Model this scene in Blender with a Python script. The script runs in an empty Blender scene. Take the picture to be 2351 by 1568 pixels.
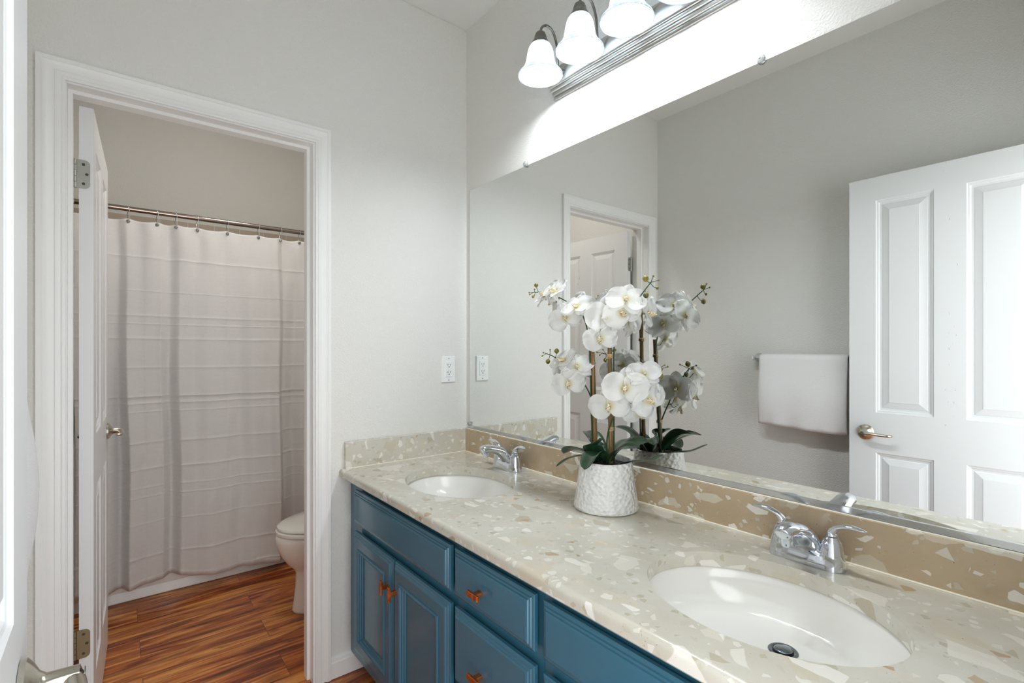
import bpy, bmesh, math, random
from math import sin, cos, pi, radians
from mathutils import Vector, Matrix, Euler
from mathutils.geometry import tessellate_polygon

SC = bpy.context.scene
COL = SC.collection

# ------------------------------------------------------------------ camera
cam_d = bpy.data.cameras.new('camera')
cam_d.sensor_width = 36.0
cam_d.lens = 1145.1 / 2351 * 36.0
cam_d.shift_y = 14.94 / 2351
cam_d.clip_start = 0.01
cam = bpy.data.objects.new('camera', cam_d)
cam.location = (-1.2773, -1.94, 1.2739)
cam.rotation_euler = (radians(90), 0, radians(-38.572))
COL.objects.link(cam)
SC.camera = cam

# ------------------------------------------------------------------ world, exposure, large light
SC.view_settings.view_transform = 'Standard'
SC.view_settings.look = 'None'
SC.view_settings.gamma = 1.0
SC.view_settings.use_curve_mapping = False
SC.view_settings.exposure = 0.80
WORLD_STRENGTH = 2.15
BULB_STRENGTH = 155.0
SHADE_STRENGTH = 0.0
DOME_STRENGTH = 19.0
w = bpy.data.worlds.new('world')
SC.world = w
w.use_nodes = True
w.node_tree.nodes['Background'].inputs[0].default_value = (0.93, 0.97, 1.0, 1)
w.node_tree.nodes['Background'].inputs[1].default_value = WORLD_STRENGTH
# daylight enters through the entry doorway (a portal only guides sampling of the world light)
pl = bpy.data.lights.new('doorway_portal', 'AREA')
pl.shape = 'RECTANGLE'
pl.size = 0.77
pl.size_y = 2.05
pl.cycles.is_portal = True
po = bpy.data.objects.new('doorway_portal', pl)
po.location = (-0.975, -2.03, 1.02)
po.rotation_euler = (radians(90), 0, 0)   # faces +y
COL.objects.link(po)
SC.cycles.use_denoising = True
SC.cycles.max_bounces = 12
SC.cycles.diffuse_bounces = 7
SC.cycles.glossy_bounces = 6
SC.cycles.transmission_bounces = 6
SC.cycles.sample_clamp_indirect = 6.0
SC.cycles.caustics_reflective = False
SC.cycles.caustics_refractive = False

# ------------------------------------------------------------------ materials
def lin(c):
    return tuple(((v / 255) / 12.92 if v / 255 <= 0.04045 else ((v / 255 + 0.055) / 1.055) ** 2.4) for v in c) + (1.0,)

class NT:
    def __init__(s, name):
        s.m = bpy.data.materials.new(name)
        s.m.use_nodes = True
        s.t = s.m.node_tree
        s.b = s.t.nodes['Principled BSDF']
        s.out = s.t.nodes['Material Output']
    def n(s, typ, **kw):
        nd = s.t.nodes.new(typ)
        for k, v in kw.items():
            setattr(nd, k, v)
        return nd
    def l(s, a, b):
        s.t.links.new(a, b)
    def coord(s, which='Object', scale=(1, 1, 1), rot=(0, 0, 0)):
        tc = s.n('ShaderNodeTexCoord')
        mp = s.n('ShaderNodeMapping')
        mp.inputs['Scale'].default_value = scale
        mp.inputs['Rotation'].default_value = rot
        s.l(tc.outputs[which], mp.inputs[0])
        return mp.outputs[0]
    def geo(s, scale=(1, 1, 1), rot=(0, 0, 0)):
        g = s.n('ShaderNodeNewGeometry')
        mp = s.n('ShaderNodeMapping')
        mp.inputs['Scale'].default_value = scale
        mp.inputs['Rotation'].default_value = rot
        s.l(g.outputs['Position'], mp.inputs[0])
        return mp.outputs[0]
    def noise(s, vec, scale, detail=3, rough=0.5, dist=0.0):
        nd = s.n('ShaderNodeTexNoise')
        nd.inputs['Scale'].default_value = scale
        nd.inputs['Detail'].default_value = detail
        nd.inputs['Roughness'].default_value = rough
        nd.inputs['Distortion'].default_value = dist
        if vec is not None:
            s.l(vec, nd.inputs['Vector'])
        return nd
    def ramp(s, fac, stops, interp='LINEAR'):
        r = s.n('ShaderNodeValToRGB')
        r.color_ramp.interpolation = interp
        e = r.color_ramp.elements
        while len(e) < len(stops):
            e.new(0.5)
        for i, (p, c) in enumerate(stops):
            e[i].position = p
            e[i].color = c if len(c) == 4 else tuple(c) + (1,)
        s.l(fac, r.inputs[0])
        return r.outputs[0]
    def bump(s, height, strength=0.3, dist=0.002, normal=None):
        b = s.n('ShaderNodeBump')
        b.inputs['Strength'].default_value = strength
        b.inputs['Distance'].default_value = dist
        s.l(height, b.inputs['Height'])
        if normal is not None:
            s.l(normal, b.inputs['Normal'])
        s.l(b.outputs[0], s.b.inputs['Normal'])
        return b.outputs[0]
    def mix(s, fac, a, b):
        m = s.n('ShaderNodeMix', data_type='RGBA')
        for sock, v in ((m.inputs[0], fac), (m.inputs[6], a), (m.inputs[7], b)):
            if isinstance(v, (int, float)):
                sock.default_value = v
            elif isinstance(v, tuple):
                sock.default_value = v
            else:
                s.l(v, sock)
        return m.outputs[2]
    def math(s, op, a, b=0.0):
        m = s.n('ShaderNodeMath', operation=op)
        for sock, v in ((m.inputs[0], a), (m.inputs[1], b)):
            if isinstance(v, (int, float)):
                sock.default_value = v
            else:
                s.l(v, sock)
        return m.outputs[0]
    def set(s, **kw):
        for k, v in kw.items():
            s.b.inputs[k.replace('_', ' ')].default_value = v
        return s

MAT = {}
def simple(name, rgb, rough=0.5, metal=0.0, coat=0.0, spec=0.5):
    t = NT(name)
    t.set(Base_Color=lin(rgb), Roughness=rough, Metallic=metal)
    t.b.inputs['Coat Weight'].default_value = coat
    t.b.inputs['Coat Roughness'].default_value = 0.1
    t.b.inputs['Specular IOR Level'].default_value = spec
    MAT[name] = t.m
    return t

def wallpaint(name, rgb, strength=0.5):
    t = simple(name, rgb, 0.62, spec=0.35)
    p = t.geo()
    n1 = t.noise(p, 170, 3, 0.55)
    n2 = t.noise(p, 60, 2, 0.5)
    h = t.math('ADD', t.ramp(n1.outputs[0], [(0.42, (0, 0, 0)), (0.62, (1, 1, 1))]), t.math('MULTIPLY', n2.outputs[0], 0.6))
    t.bump(h, strength, 0.0018)
    return t
wallpaint('wall_paint', (231, 230, 225))
wallpaint('ceiling_paint', (234, 234, 231), 0.25)
t = simple('trim_paint', (240, 240, 238), 0.32)
t.bump(t.noise(t.geo(), 35, 2).outputs[0], 0.08, 0.001)

# door paint with a few scuffs
t = simple('door_paint', (232, 233, 233), 0.34)
p = t.coord('Object', (1, 1, 1))
sc_n = t.noise(t.coord('Object', (160, 160, 32)), 1.0, 3, 0.7)
spots = t.noise(p, 5.0, 1)
sx = t.n('ShaderNodeSeparateXYZ')
t.l(p, sx.inputs[0])
inx = t.math('MULTIPLY', t.math('GREATER_THAN', sx.outputs[0], 0.385), t.math('LESS_THAN', sx.outputs[0], 0.435))
mk = t.math('MULTIPLY', t.math('MULTIPLY', t.math('GREATER_THAN', sc_n.outputs[0], 0.665), inx), t.math('GREATER_THAN', spots.outputs[0], 0.5))
mk = t.math('MULTIPLY', mk, t.math('GREATER_THAN', sx.outputs[2], 0.9))
t.l(t.mix(mk, lin((232, 233, 233)), lin((150, 150, 146))), t.b.inputs['Base Color'])

# floor: acacia laminate, planks along x
t = simple('floor_wood', (150, 90, 50), 0.3, coat=0.12)
g = t.n('ShaderNodeNewGeometry')
mp = t.n('ShaderNodeMapping')
mp.inputs['Location'].default_value = (0.74, 0.045, 0)
t.l(g.outputs['Position'], mp.inputs[0])
br = t.n('ShaderNodeTexBrick')
br.offset = 0.37
br.inputs['Color1'].default_value = (0.1, 0.1, 0.1, 1)
br.inputs['Color2'].default_value = (0.9, 0.9, 0.9, 1)
br.inputs['Mortar'].default_value = (0, 0, 0, 1)
br.inputs['Scale'].default_value = 1.0
br.inputs['Mortar Size'].default_value = 0.0008
br.inputs['Brick Width'].default_value = 1.22
br.inputs['Row Height'].default_value = 0.165
t.l(mp.outputs[0], br.inputs['Vector'])
sep = t.n('ShaderNodeSeparateColor')
t.l(br.outputs['Color'], sep.inputs[0])
# per-plank shift of the grain
cmb = t.n('ShaderNodeCombineXYZ')
t.l(t.math('MULTIPLY', sep.outputs[0], 7.3), cmb.inputs[0])
t.l(t.math('MULTIPLY', sep.outputs[0], 3.7), cmb.inputs[1])
va = t.n('ShaderNodeVectorMath', operation='ADD')
t.l(g.outputs['Position'], va.inputs[0])
t.l(cmb.outputs[0], va.inputs[1])
mg = t.n('ShaderNodeMapping')
mg.inputs['Scale'].default_value = (1.5, 17, 1)
t.l(va.outputs[0], mg.inputs[0])
gr = t.noise(mg.outputs[0], 1.0, 6, 0.62, 1.3)
mg2 = t.n('ShaderNodeMapping')
mg2.inputs['Scale'].default_value = (5, 120, 1)
t.l(va.outputs[0], mg2.inputs[0])
gr2 = t.noise(mg2.outputs[0], 1.0, 3, 0.6, 0.3)
mg3 = t.n('ShaderNodeMapping')
mg3.inputs['Scale'].default_value = (2.2, 9, 1)
t.l(va.outputs[0], mg3.inputs[0])
kn = t.noise(mg3.outputs[0], 1.0, 3, 0.5, 2.2)
base = t.ramp(gr.outputs[0], [(0.30, lin((70, 26, 10))), (0.41, lin((138, 62, 22))), (0.50, lin((190, 104, 42))), (0.64, lin((236, 166, 86)))])
dark = t.ramp(gr2.outputs[0], [(0.35, (0.55, 0.5, 0.48)), (0.6, (1, 1, 1))])
mm = t.n('ShaderNodeMix', data_type='RGBA', blend_type='MULTIPLY')
mm.inputs[0].default_value = 0.75
t.l(base, mm.inputs[6])
t.l(dark, mm.inputs[7])
kk = t.ramp(kn.outputs[0], [(0.30, (0.32, 0.22, 0.17)), (0.41, (1, 1, 1))])
m2 = t.n('ShaderNodeMix', data_type='RGBA', blend_type='MULTIPLY')
m2.inputs[0].default_value = 0.8
t.l(mm.outputs[2], m2.inputs[6])
t.l(kk, m2.inputs[7])
fin = t.mix(br.outputs['Fac'], m2.outputs[2], lin((60, 30, 16)))
t.l(fin, t.b.inputs['Base Color'])
t.bump(t.math('ADD', gr2.outputs[0], t.math('MULTIPLY', br.outputs['Fac'], -2.0)), 0.12, 0.001)

# stone-chip countertop
def terrazzo(name, basergb, base2, amount=1.0):
    t = simple(name, basergb, 0.22, coat=0.35)
    pos = t.coord('Object')
    warp = t.noise(pos, 9, 3)
    va = t.n('ShaderNodeVectorMath', operation='MULTIPLY_ADD')
    t.l(warp.outputs['Color'], va.inputs[0])
    va.inputs[1].default_value = (0.035, 0.035, 0.035)
    t.l(pos, va.inputs[2])
    b1 = t.noise(pos, 7, 5, 0.6, 0.8)
    cur = t.ramp(b1.outputs[0], [(0.3, lin(base2)), (0.62, lin(basergb))])
    for (sc, sx_, prob, thr, cols, rot) in [
        (60, 1.0, 0.36, 0.10, [(198, 191, 174), (222, 217, 206), (186, 176, 154), (226, 222, 213)], 0.4),
        (24, 0.62, 0.30, 0.10, [(210, 202, 184), (184, 173, 150), (202, 193, 172), (218, 212, 198)], -0.7),
        (13, 0.8, 0.22, 0.09, [(202, 192, 172), (228, 223, 213), (204, 194, 176), (222, 216, 204)], 0.9),
        (17, 0.6, 0.22, 0.13, [(234, 230, 222), (228, 222, 210), (236, 233, 226), (214, 200, 178)], 0.2),
        (34, 0.7, 0.22, 0.13, [(238, 235, 228), (232, 227, 216), (178, 150, 112), (230, 224, 212)], 1.7)]:
        mp = t.n('ShaderNodeMapping')
        mp.inputs['Scale'].default_value = (1.0, sx_, 1.15)
        mp.inputs['Rotation'].default_value = (rot * 0.6, rot * 0.3, rot)
        mp.inputs['Location'].default_value = (sc * 0.13, rot, 0.4)
        t.l(va.outputs[0], mp.inputs[0])
        ve = t.n('ShaderNodeTexVoronoi', feature='DISTANCE_TO_EDGE')
        ve.inputs['Scale'].default_value = sc
        vc = t.n('ShaderNodeTexVoronoi', feature='F1')
        vc.inputs['Scale'].default_value = sc
        t.l(mp.outputs[0], ve.inputs['Vector'])
        t.l(mp.outputs[0], vc.inputs['Vector'])
        sp = t.n('ShaderNodeSeparateColor')
        t.l(vc.outputs['Color'], sp.inputs[0])
        on = t.math('LESS_THAN', sp.outputs[0], prob * amount)
        # thickness threshold varies per chip
        th = t.math('MULTIPLY_ADD', sp.outputs[2], 0.16)
        th.node.inputs[2].default_value = thr
        ed = t.math('SUBTRACT', ve.outputs[0], th)
        sm = t.n('ShaderNodeMapRange')
        sm.inputs['From Min'].default_value = 0.0
        sm.inputs['From Max'].default_value = 0.018
        t.l(ed, sm.inputs[0])
        fac = t.math('MULTIPLY', on, sm.outputs[0])
        cc = t.ramp(sp.outputs[1], [(0.0, lin(cols[0])), (0.3, lin(cols[1])), (0.55, lin(cols[2])), (0.8, lin(cols[3]))], 'CONSTANT')
        fac = t.math('MULTIPLY', fac, 0.85)
        cur = t.mix(fac, cur, cc)
    sp_n = t.noise(pos, 260, 2, 0.5)
    cur = t.mix(t.math('GREATER_THAN', sp_n.outputs[0], 0.745), cur, lin((96, 82, 62)))
    t.l(cur, t.b.inputs['Base Color'])
    return t
terrazzo('stone_chips', (208, 204, 192), (197, 191, 174))
terrazzo('stone_chips_shaded', (190, 170, 142), (176, 155, 126), 0.6)  # same stone as the slab; the backsplash's shade is put into this darker tan

t = simple('blue_paint', (54, 106, 128), 0.22, coat=0.3)
t.bump(t.noise(t.geo(), 55, 3).outputs[0], 0.06, 0.001)
simple('dark_gap', (18, 24, 30), 0.6)
t = simple('copper', (206, 112, 58), 0.3, metal=0.9)
t.l(t.ramp(t.noise(t.geo(), 60, 2).outputs[0], [(0.3, lin((176, 88, 42))), (0.7, lin((222, 132, 74)))]), t.b.inputs['Base Color'])
simple('porcelain', (238, 237, 232), 0.1, coat=0.6)
simple('porcelain_cream', (236, 233, 224), 0.12, coat=0.5)
simple('chrome', (214, 218, 224), 0.07, metal=1.0)
simple('drain_metal', (120, 128, 134), 0.22, metal=1.0)
simple('black_void', (8, 9, 10), 0.6)
simple('mirror_silver', (246, 248, 246), 0.0, metal=1.0)
simple('channel_metal', (205, 207, 210), 0.12, metal=1.0)
t = simple('brushed_nickel', (200, 200, 198), 0.27, metal=1.0)
t.bump(t.noise(t.geo((1, 1, 60)), 25, 2).outputs[0], 0.05, 0.0005)
t = simple('nickel_dark', (128, 126, 120), 0.36, metal=0.85)
t = simple('satin_nickel', (196, 190, 178), 0.2, metal=1.0)
simple('rod_steel', (158, 146, 138), 0.12, metal=1.0)
t = simple('hinge_steel', (176, 176, 168), 0.4, metal=0.8)
t = simple('hinge_brass', (150, 138, 108), 0.38, metal=0.8)
simple('clear_plastic', (235, 238, 240), 0.08)
MAT['clear_plastic'].node_tree.nodes['Principled BSDF'].inputs['Transmission Weight'].default_value = 0.7
simple('white_plastic', (240, 242, 240), 0.28)
simple('outlet_slot', (60, 60, 58), 0.5)
t = simple('caulk', (240, 234, 218), 0.5)

# alabaster shade glass
t = NT('alabaster_glass')
sw = t.noise(t.coord('Object', (1, 1, 0.7)), 22, 4, 0.6, 2.5)
col = t.ramp(sw.outputs[0], [(0.38, (0.44, 0.49, 0.53)), (0.6, (0.74, 0.77, 0.79))])
t.l(col, t.b.inputs['Base Color'])
t.set(Roughness=0.25)
tr = t.n('ShaderNodeBsdfTranslucent')
t.l(col, tr.inputs[0])
ms = t.n('ShaderNodeMixShader')
ms.inputs[0].default_value = 0.6
t.l(t.b.outputs[0], ms.inputs[1])
t.l(tr.outputs[0], ms.inputs[2])
t.l(ms.outputs[0], t.out.inputs[0])
t.l(col, t.b.inputs['Emission Color'])
t.b.inputs['Emission Strength'].default_value = SHADE_STRENGTH
MAT['alabaster_glass'] = t.m
t = NT('bulb_glow')
t.set(Base_Color=(1, 1, 1, 1))
t.b.inputs['Emission Color'].default_value = (0.90, 0.96, 1.0, 1)
t.b.inputs['Emission Strength'].default_value = BULB_STRENGTH
MAT['bulb_glow'] = t.m
t = NT('dome_glow')
t.b.inputs['Emission Color'].default_value = (1.0, 0.95, 0.915, 1)
t.b.inputs['Emission Strength'].default_value = DOME_STRENGTH
MAT['dome_glow'] = t.m

# textiles
t = simple('terry_white', (250, 248, 248), 0.95, spec=0.1)
t.bump(t.noise(t.geo(), 520, 2, 0.7).outputs[0], 0.9, 0.003)
t = simple('terry_olive', (92, 88, 56), 0.95, spec=0.1)
t.bump(t.noise(t.geo(), 420, 2, 0.7).outputs[0], 0.9, 0.003)
t = NT('curtain_fabric')
t.set(Base_Color=lin((240, 239, 238)), Roughness=0.45)
t.b.inputs['Specular IOR Level'].default_value = 0.35
t.b.inputs['Sheen Weight'].default_value = 0.2
pz = t.geo()
sx = t.n('ShaderNodeSeparateXYZ')
t.l(pz, sx.inputs[0])
# herringbone weave: zig-zag of x modulated by z
zig = t.math('PINGPONG', sx.outputs[2], 0.011)
ang = t.math('ADD', t.math('MULTIPLY', sx.outputs[0], 700.0), t.math('MULTIPLY', zig, 900.0))
t.bump(t.math('ADD', t.math('SINE', ang), t.math('MULTIPLY', t.noise(pz, 26, 3).outputs[0], 7.0)), 0.22, 0.0015)
tr = t.n('ShaderNodeBsdfTranslucent')
tr.inputs[0].default_value = lin((230, 228, 226))
ms = t.n('ShaderNodeMixShader')
ms.inputs[0].default_value = 0.2
t.l(t.b.outputs[0], ms.inputs[1])
t.l(tr.outputs[0], ms.inputs[2])
t.l(ms.outputs[0], t.out.inputs[0])
MAT['curtain_fabric'] = t.m

# shower wall tile
t = simple('beige_tile', (186, 172, 156), 0.3)
mp_ = t.geo()
cx = t.n('ShaderNodeSeparateXYZ')
t.l(mp_, cx.inputs[0])
cb = t.n('ShaderNodeCombineXYZ')
t.l(t.math('ADD', cx.outputs[0], cx.outputs[1]), cb.inputs[0])
t.l(cx.outputs[2], cb.inputs[1])
br = t.n('ShaderNodeTexBrick')
br.offset = 0.0
br.inputs['Color1'].default_value = lin((180, 166, 148))
br.inputs['Color2'].default_value = lin((192, 179, 162))
br.inputs['Mortar'].default_value = lin((206, 200, 190))
br.inputs['Scale'].default_value = 1.0
br.inputs['Mortar Size'].default_value = 0.0025
br.inputs['Brick Width'].default_value = 0.152
br.inputs['Row Height'].default_value = 0.152
t.l(cb.outputs[0], br.inputs['Vector'])
t.l(br.outputs['Color'], t.b.inputs['Base Color'])

# plant materials
t = simple('pot_glaze', (232, 233, 230), 0.3, coat=0.3)
pc = t.coord('Object', (1, 1, 1.25))
vo = t.n('ShaderNodeTexVoronoi', feature='SMOOTH_F1')
vo.inputs['Scale'].default_value = 82
vo.inputs['Smoothness'].default_value = 0.35
t.l(pc, vo.inputs['Vector'])
t.bump(vo.outputs['Distance'], 0.9, 0.006)
t = simple('bark_soil', (34, 26, 20), 0.5)
t.bump(t.noise(t.geo(), 140, 3).outputs[0], 1.0, 0.01)
t = simple('bamboo', (140, 108, 66), 0.45)
nb = t.noise(t.geo((260, 260, 6)), 1, 3)
t.l(t.ramp(nb.outputs[0], [(0.3, lin((78, 70, 32))), (0.5, lin((122, 94, 50))), (0.72, lin((164, 126, 80)))]), t.b.inputs['Base Color'])
t = simple('stem_green', (48, 72, 38), 0.42)
t = simple('raffia', (214, 184, 140), 0.7)
t = simple('bud_green', (112, 112, 40), 0.35)
t.l(t.ramp(t.noise(t.geo(), 45, 2).outputs[0], [(0.35, lin((66, 76, 30))), (0.65, lin((158, 140, 52)))]), t.b.inputs['Base Color'])
t = simple('leaf_green', (34, 66, 42), 0.3, coat=0.35)
t.l(t.ramp(t.noise(t.geo(), 14, 3).outputs[0], [(0.3, lin((22, 46, 30))), (0.7, lin((52, 92, 60)))]), t.b.inputs['Base Color'])
t = NT('petal_white')
pc = t.coord('Object')
ln = t.n('ShaderNodeVectorMath', operation='LENGTH')
t.l(pc, ln.inputs[0])
colr = t.ramp(ln.outputs['Value'], [(0.0, lin((222, 210, 140))), (0.009, lin((240, 236, 212))), (0.018, lin((252, 252, 250)))])
t.l(colr, t.b.inputs['Base Color'])
t.set(Roughness=0.55)
t.bump(t.noise(t.coord('Object', (1, 1, 1)), 120, 3, 0.6, 1.0).outputs[0], 0.35, 0.0015)
tr = t.n('ShaderNodeBsdfTranslucent')
t.l(colr, tr.inputs[0])
ms = t.n('ShaderNodeMixShader')
ms.inputs[0].default_value = 0.4
t.l(t.b.outputs[0], ms.inputs[1])
t.l(tr.outputs[0], ms.inputs[2])
t.l(ms.outputs[0], t.out.inputs[0])
MAT['petal_white'] = t.m
t = simple('petal_lip', (240, 230, 200), 0.5)
t.l(t.ramp(t.noise(t.coord('Object'), 230, 2, 0.6).outputs[0], [(0.50, lin((246, 240, 216))), (0.57, lin((222, 196, 130))), (0.63, lin((122, 74, 56)))]), t.b.inputs['Base Color'])

# ------------------------------------------------------------------ object helpers
def tag(o, label=None, cat=None, group=None, kind=None):
    if label: o['label'] = label
    if cat: o['category'] = cat
    if group: o['group'] = group
    if kind: o['kind'] = kind
    return o

def empty(name, loc, label, cat, group=None, rz=0.0, kind=None):
    o = bpy.data.objects.new(name, None)
    COL.objects.link(o)
    o.location = loc
    o.rotation_euler = (0, 0, rz)
    o.empty_display_size = 0.05
    return tag(o, label, cat, group, kind)

class MB:
    """collects faces; build() links them as one mesh object"""
    def __init__(s):
        s.v = []
        s.f = []
    def add(s, vs, fs):
        k = len(s.v)
        s.v += [Vector(v) for v in vs]
        s.f += [tuple(i + k for i in f) for f in fs]
        return s
    def box(s, x0, x1, y0, y1, z0, z1):
        x0, x1 = min(x0, x1), max(x0, x1)
        y0, y1 = min(y0, y1), max(y0, y1)
        z0, z1 = min(z0, z1), max(z0, z1)
        return s.add([(x0, y0, z0), (x1, y0, z0), (x1, y1, z0), (x0, y1, z0), (x0, y0, z1), (x1, y0, z1), (x1, y1, z1), (x0, y1, z1)],
                     [(0, 3, 2, 1), (4, 5, 6, 7), (0, 1, 5, 4), (1, 2, 6, 5), (2, 3, 7, 6), (3, 0, 4, 7)])
    def rings(s, rings, close=True, cap0=True, cap1=True):
        n = len(rings[0])
        vs = [p for r in rings for p in r]
        fs = []
        for i in range(len(rings) - 1):
            for j in range(n if close else n - 1):
                a, b = i * n + j, i * n + (j + 1) % n
                fs.append((a, b, b + n, a + n))
        if cap0: fs.append(tuple(range(n))[::-1])
        if cap1: fs.append(tuple((len(rings) - 1) * n + j for j in range(n)))
        return s.add(vs, fs)
    def lathe(s, prof, c=(0, 0, 0), axis=(0, 0, 1), seg=32, cap0=False, cap1=False, sy=1.0):
        q = Vector((0, 0, 1)).rotation_difference(Vector(axis).normalized())
        c = Vector(c)
        rs = []
        for r, z in prof:
            rs.append([c + q @ Vector((r * cos(2 * pi * k / seg), r * sy * sin(2 * pi * k / seg), z)) for k in range(seg)])
        return s.rings(rs, True, cap0, cap1)
    def tube(s, pts, r, seg=12, flat=None, up=None):
        """r scalar or list; flat scales the second axis"""
        pts = [Vector(p) for p in pts]
        n = len(pts)
        rr = r if isinstance(r, (list, tuple)) else [r] * n
        ff = flat if isinstance(flat, (list, tuple)) else [flat or 1.0] * n
        rs = []
        prev = None
        for i, p in enumerate(pts):
            d = (pts[min(i + 1, n - 1)] - pts[max(i - 1, 0)]).normalized()
            if prev is None:
                u = Vector(up) if up else (Vector((0, 0, 1)) if abs(d.z) < 0.9 else Vector((1, 0, 0)))
            else:
                u = prev
            u = (u - d * u.dot(d)).normalized()
            prev = u
            w_ = d.cross(u)
            rs.append([p + w_ * (rr[i] * cos(2 * pi * k / seg)) + u * (rr[i] * ff[i] * sin(2 * pi * k / seg)) for k in range(seg)])
        return s.rings(rs)
    def build(s, name, mat, parent=None, smooth=False, local=False, bevel=0.0, seg=2, sub=0, loc=None, autosm=None):
        off = Vector((0, 0, 0))
        if parent is not None and not local:
            off = Vector(parent.location)
            if parent.parent: off = off + Vector(parent.parent.location)
        if loc is not None:
            off = off if parent is not None else Vector((0, 0, 0))
        me = bpy.data.meshes.new(name)
        sh = off + (Vector(loc) - off if loc is not None else Vector((0, 0, 0)))
        me.from_pydata([v - sh for v in s.v], [], s.f)
        me.update()
        bm = bmesh.new()
        bm.from_mesh(me)
        bmesh.ops.remove_doubles(bm, verts=bm.verts, dist=1e-6)
        bmesh.ops.recalc_face_normals(bm, faces=bm.faces)
        bm.to_mesh(me)
        bm.free()
        me.materials.append(MAT[mat])
        o = bpy.data.objects.new(name, me)
        COL.objects.link(o)
        if parent is not None: o.parent = parent
        if loc is not None:
            o.location = Vector(loc) - off
        if bevel:
            b = o.modifiers.new('b', 'BEVEL')
            b.width = bevel
            b.segments = seg
            b.limit_method = 'ANGLE'
            b.angle_limit = radians(35)
        if sub:
            m = o.modifiers.new('s', 'SUBSURF')
            m.levels = sub
            m.render_levels = sub
        if smooth or autosm:
            for p in me.polygons: p.use_smooth = True
            if autosm:
                me.set_sharp_from_angle(angle=radians(autosm))
        return o

def bez(pts, n=16):
    """Catmull-Rom through pts"""
    P = [Vector(p) for p in pts]
    P = [P[0] * 2 - P[1]] + P + [P[-1] * 2 - P[-2]]
    out = []
    segs = len(P) - 3
    for i in range(segs):
        for k in range(n):
            t_ = k / n
            a, b, c, d = P[i:i + 4]
            out.append(0.5 * ((2 * b) + (c - a) * t_ + (2 * a - 5 * b + 4 * c - d) * t_ * t_ + (3 * b - a - 3 * c + d) * t_ ** 3))
    out.append(P[-2])
    return out

def interp(xs, ys, x):
    if x <= xs[0]: return ys[0]
    if x >= xs[-1]: return ys[-1]
    for i in range(len(xs) - 1):
        if xs[i] <= x <= xs[i + 1]:
            t_ = (x - xs[i]) / (xs[i + 1] - xs[i])
            t_ = t_ * t_ * (3 - 2 * t_)
            return ys[i] * (1 - t_) + ys[i + 1] * t_

def nested(mb, fr, rect, prof):
    """fr(u,v,h)->point ; rect (u0,u1,v0,v1); prof [(inset,h)...] ; last is capped"""
    u0, u1, v0, v1 = rect
    rs = []
    for (i, h) in prof:
        rs.append([fr(u0 + i, v0 + i, h), fr(u1 - i, v0 + i, h), fr(u1 - i, v1 - i, h), fr(u0 + i, v1 - i, h)])
    mb.rings(rs, True, False, True)

def panel_face(mb, fr, W, H, h0, panels, prof, border=None):
    """a flat face at height h0 with recessed panels; frame drawn as a grid"""
    us = sorted(set([0, W] + [p[0] for p in panels] + [p[1] for p in panels]))
    vs = sorted(set([0, H] + [p[2] for p in panels] + [p[3] for p in panels]))
    if border:
        us[0], us[-1], vs[0], vs[-1] = border, W - border, border, H - border
    for i in range(len(us) - 1):
        for j in range(len(vs) - 1):
            a, b, c, d = us[i], us[i + 1], vs[j], vs[j + 1]
            if any(abs(a - p[0]) < 1e-5 and abs(c - p[2]) < 1e-5 for p in panels) or any(p[0] - 1e-5 <= a and b <= p[1] + 1e-5 and p[2] - 1e-5 <= c and d <= p[3] + 1e-5 for p in panels):
                continue
            mb.add([fr(a, c, h0), fr(b, c, h0), fr(b, d, h0), fr(a, d, h0)], [(0, 1, 2, 3)])
    for p in panels:
        nested(mb, fr, p, [(i, h0 - dd) for i, dd in prof])

DOORPROF = [(0, 0), (0.003, 0.0045), (0.009, 0.0055), (0.013, 0.010), (0.021, 0.0105), (0.024, 0.0085), (0.0475, 0.0025), (0.0480, 0.0015)]
def door_leaf(root, W, H, T, panels, z0=0.008):
    mb = MB()
    panel_face(mb, lambda u, v, h: Vector((u, -h, z0 + v)), W, H, 0.0, panels, DOORPROF)          # face at local y=0 looking to -y
    panel_face(mb, lambda u, v, h: Vector((u, T + h, z0 + v)), W, H, 0.0, panels, DOORPROF)
    for (a, b, c, d) in (((0, 0), (0, T), 0, 0), ((W, 0), (W, T), 0, 0)):
        mb.add([(a[0], a[1], z0), (b[0], b[1], z0), (b[0], b[1], z0 + H), (a[0], a[1], z0 + H)], [(0, 1, 2, 3)])
    for z in (z0, z0 + H):
        mb.add([(0, 0, z), (W, 0, z), (W, T, z), (0, T, z)], [(0, 1, 2, 3)])
    return mb

def lever(mb, base, out, along, rose=0.034, stand=0.052, length=0.105):
    """round rosette, hub and curved lever. out = outward direction, along = lever direction"""
    base, out, along = Vector(base), Vector(out).normalized(), Vector(along).normalized()
    mb.lathe([(0.0, 0.0005), (rose, 0.0005), (rose, 0.006), (rose * 0.8, 0.011), (0.017, 0.016), (0.0125, 0.022), (0.0115, stand), (0.0, stand + 0.004)], base, out, 32)
    pts = [base + out * stand * 0.88 + along * 0.0]
    pts += [base + out * (stand * 0.95) + along * 0.02, base + out * (stand * 1.0) + along * length * 0.55 + Vector((0, 0, 0.0)),
            base + out * (stand * 0.97) + along * length * 0.92, base + out * (stand * 0.72) + along * (length * 1.03)]
    path = bez(pts, 6)
    n = len(path)
    mb.tube(path, [0.0105 - 0.003 * (i / n) for i in range(n)], 12, flat=[0.75] * n)

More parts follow.
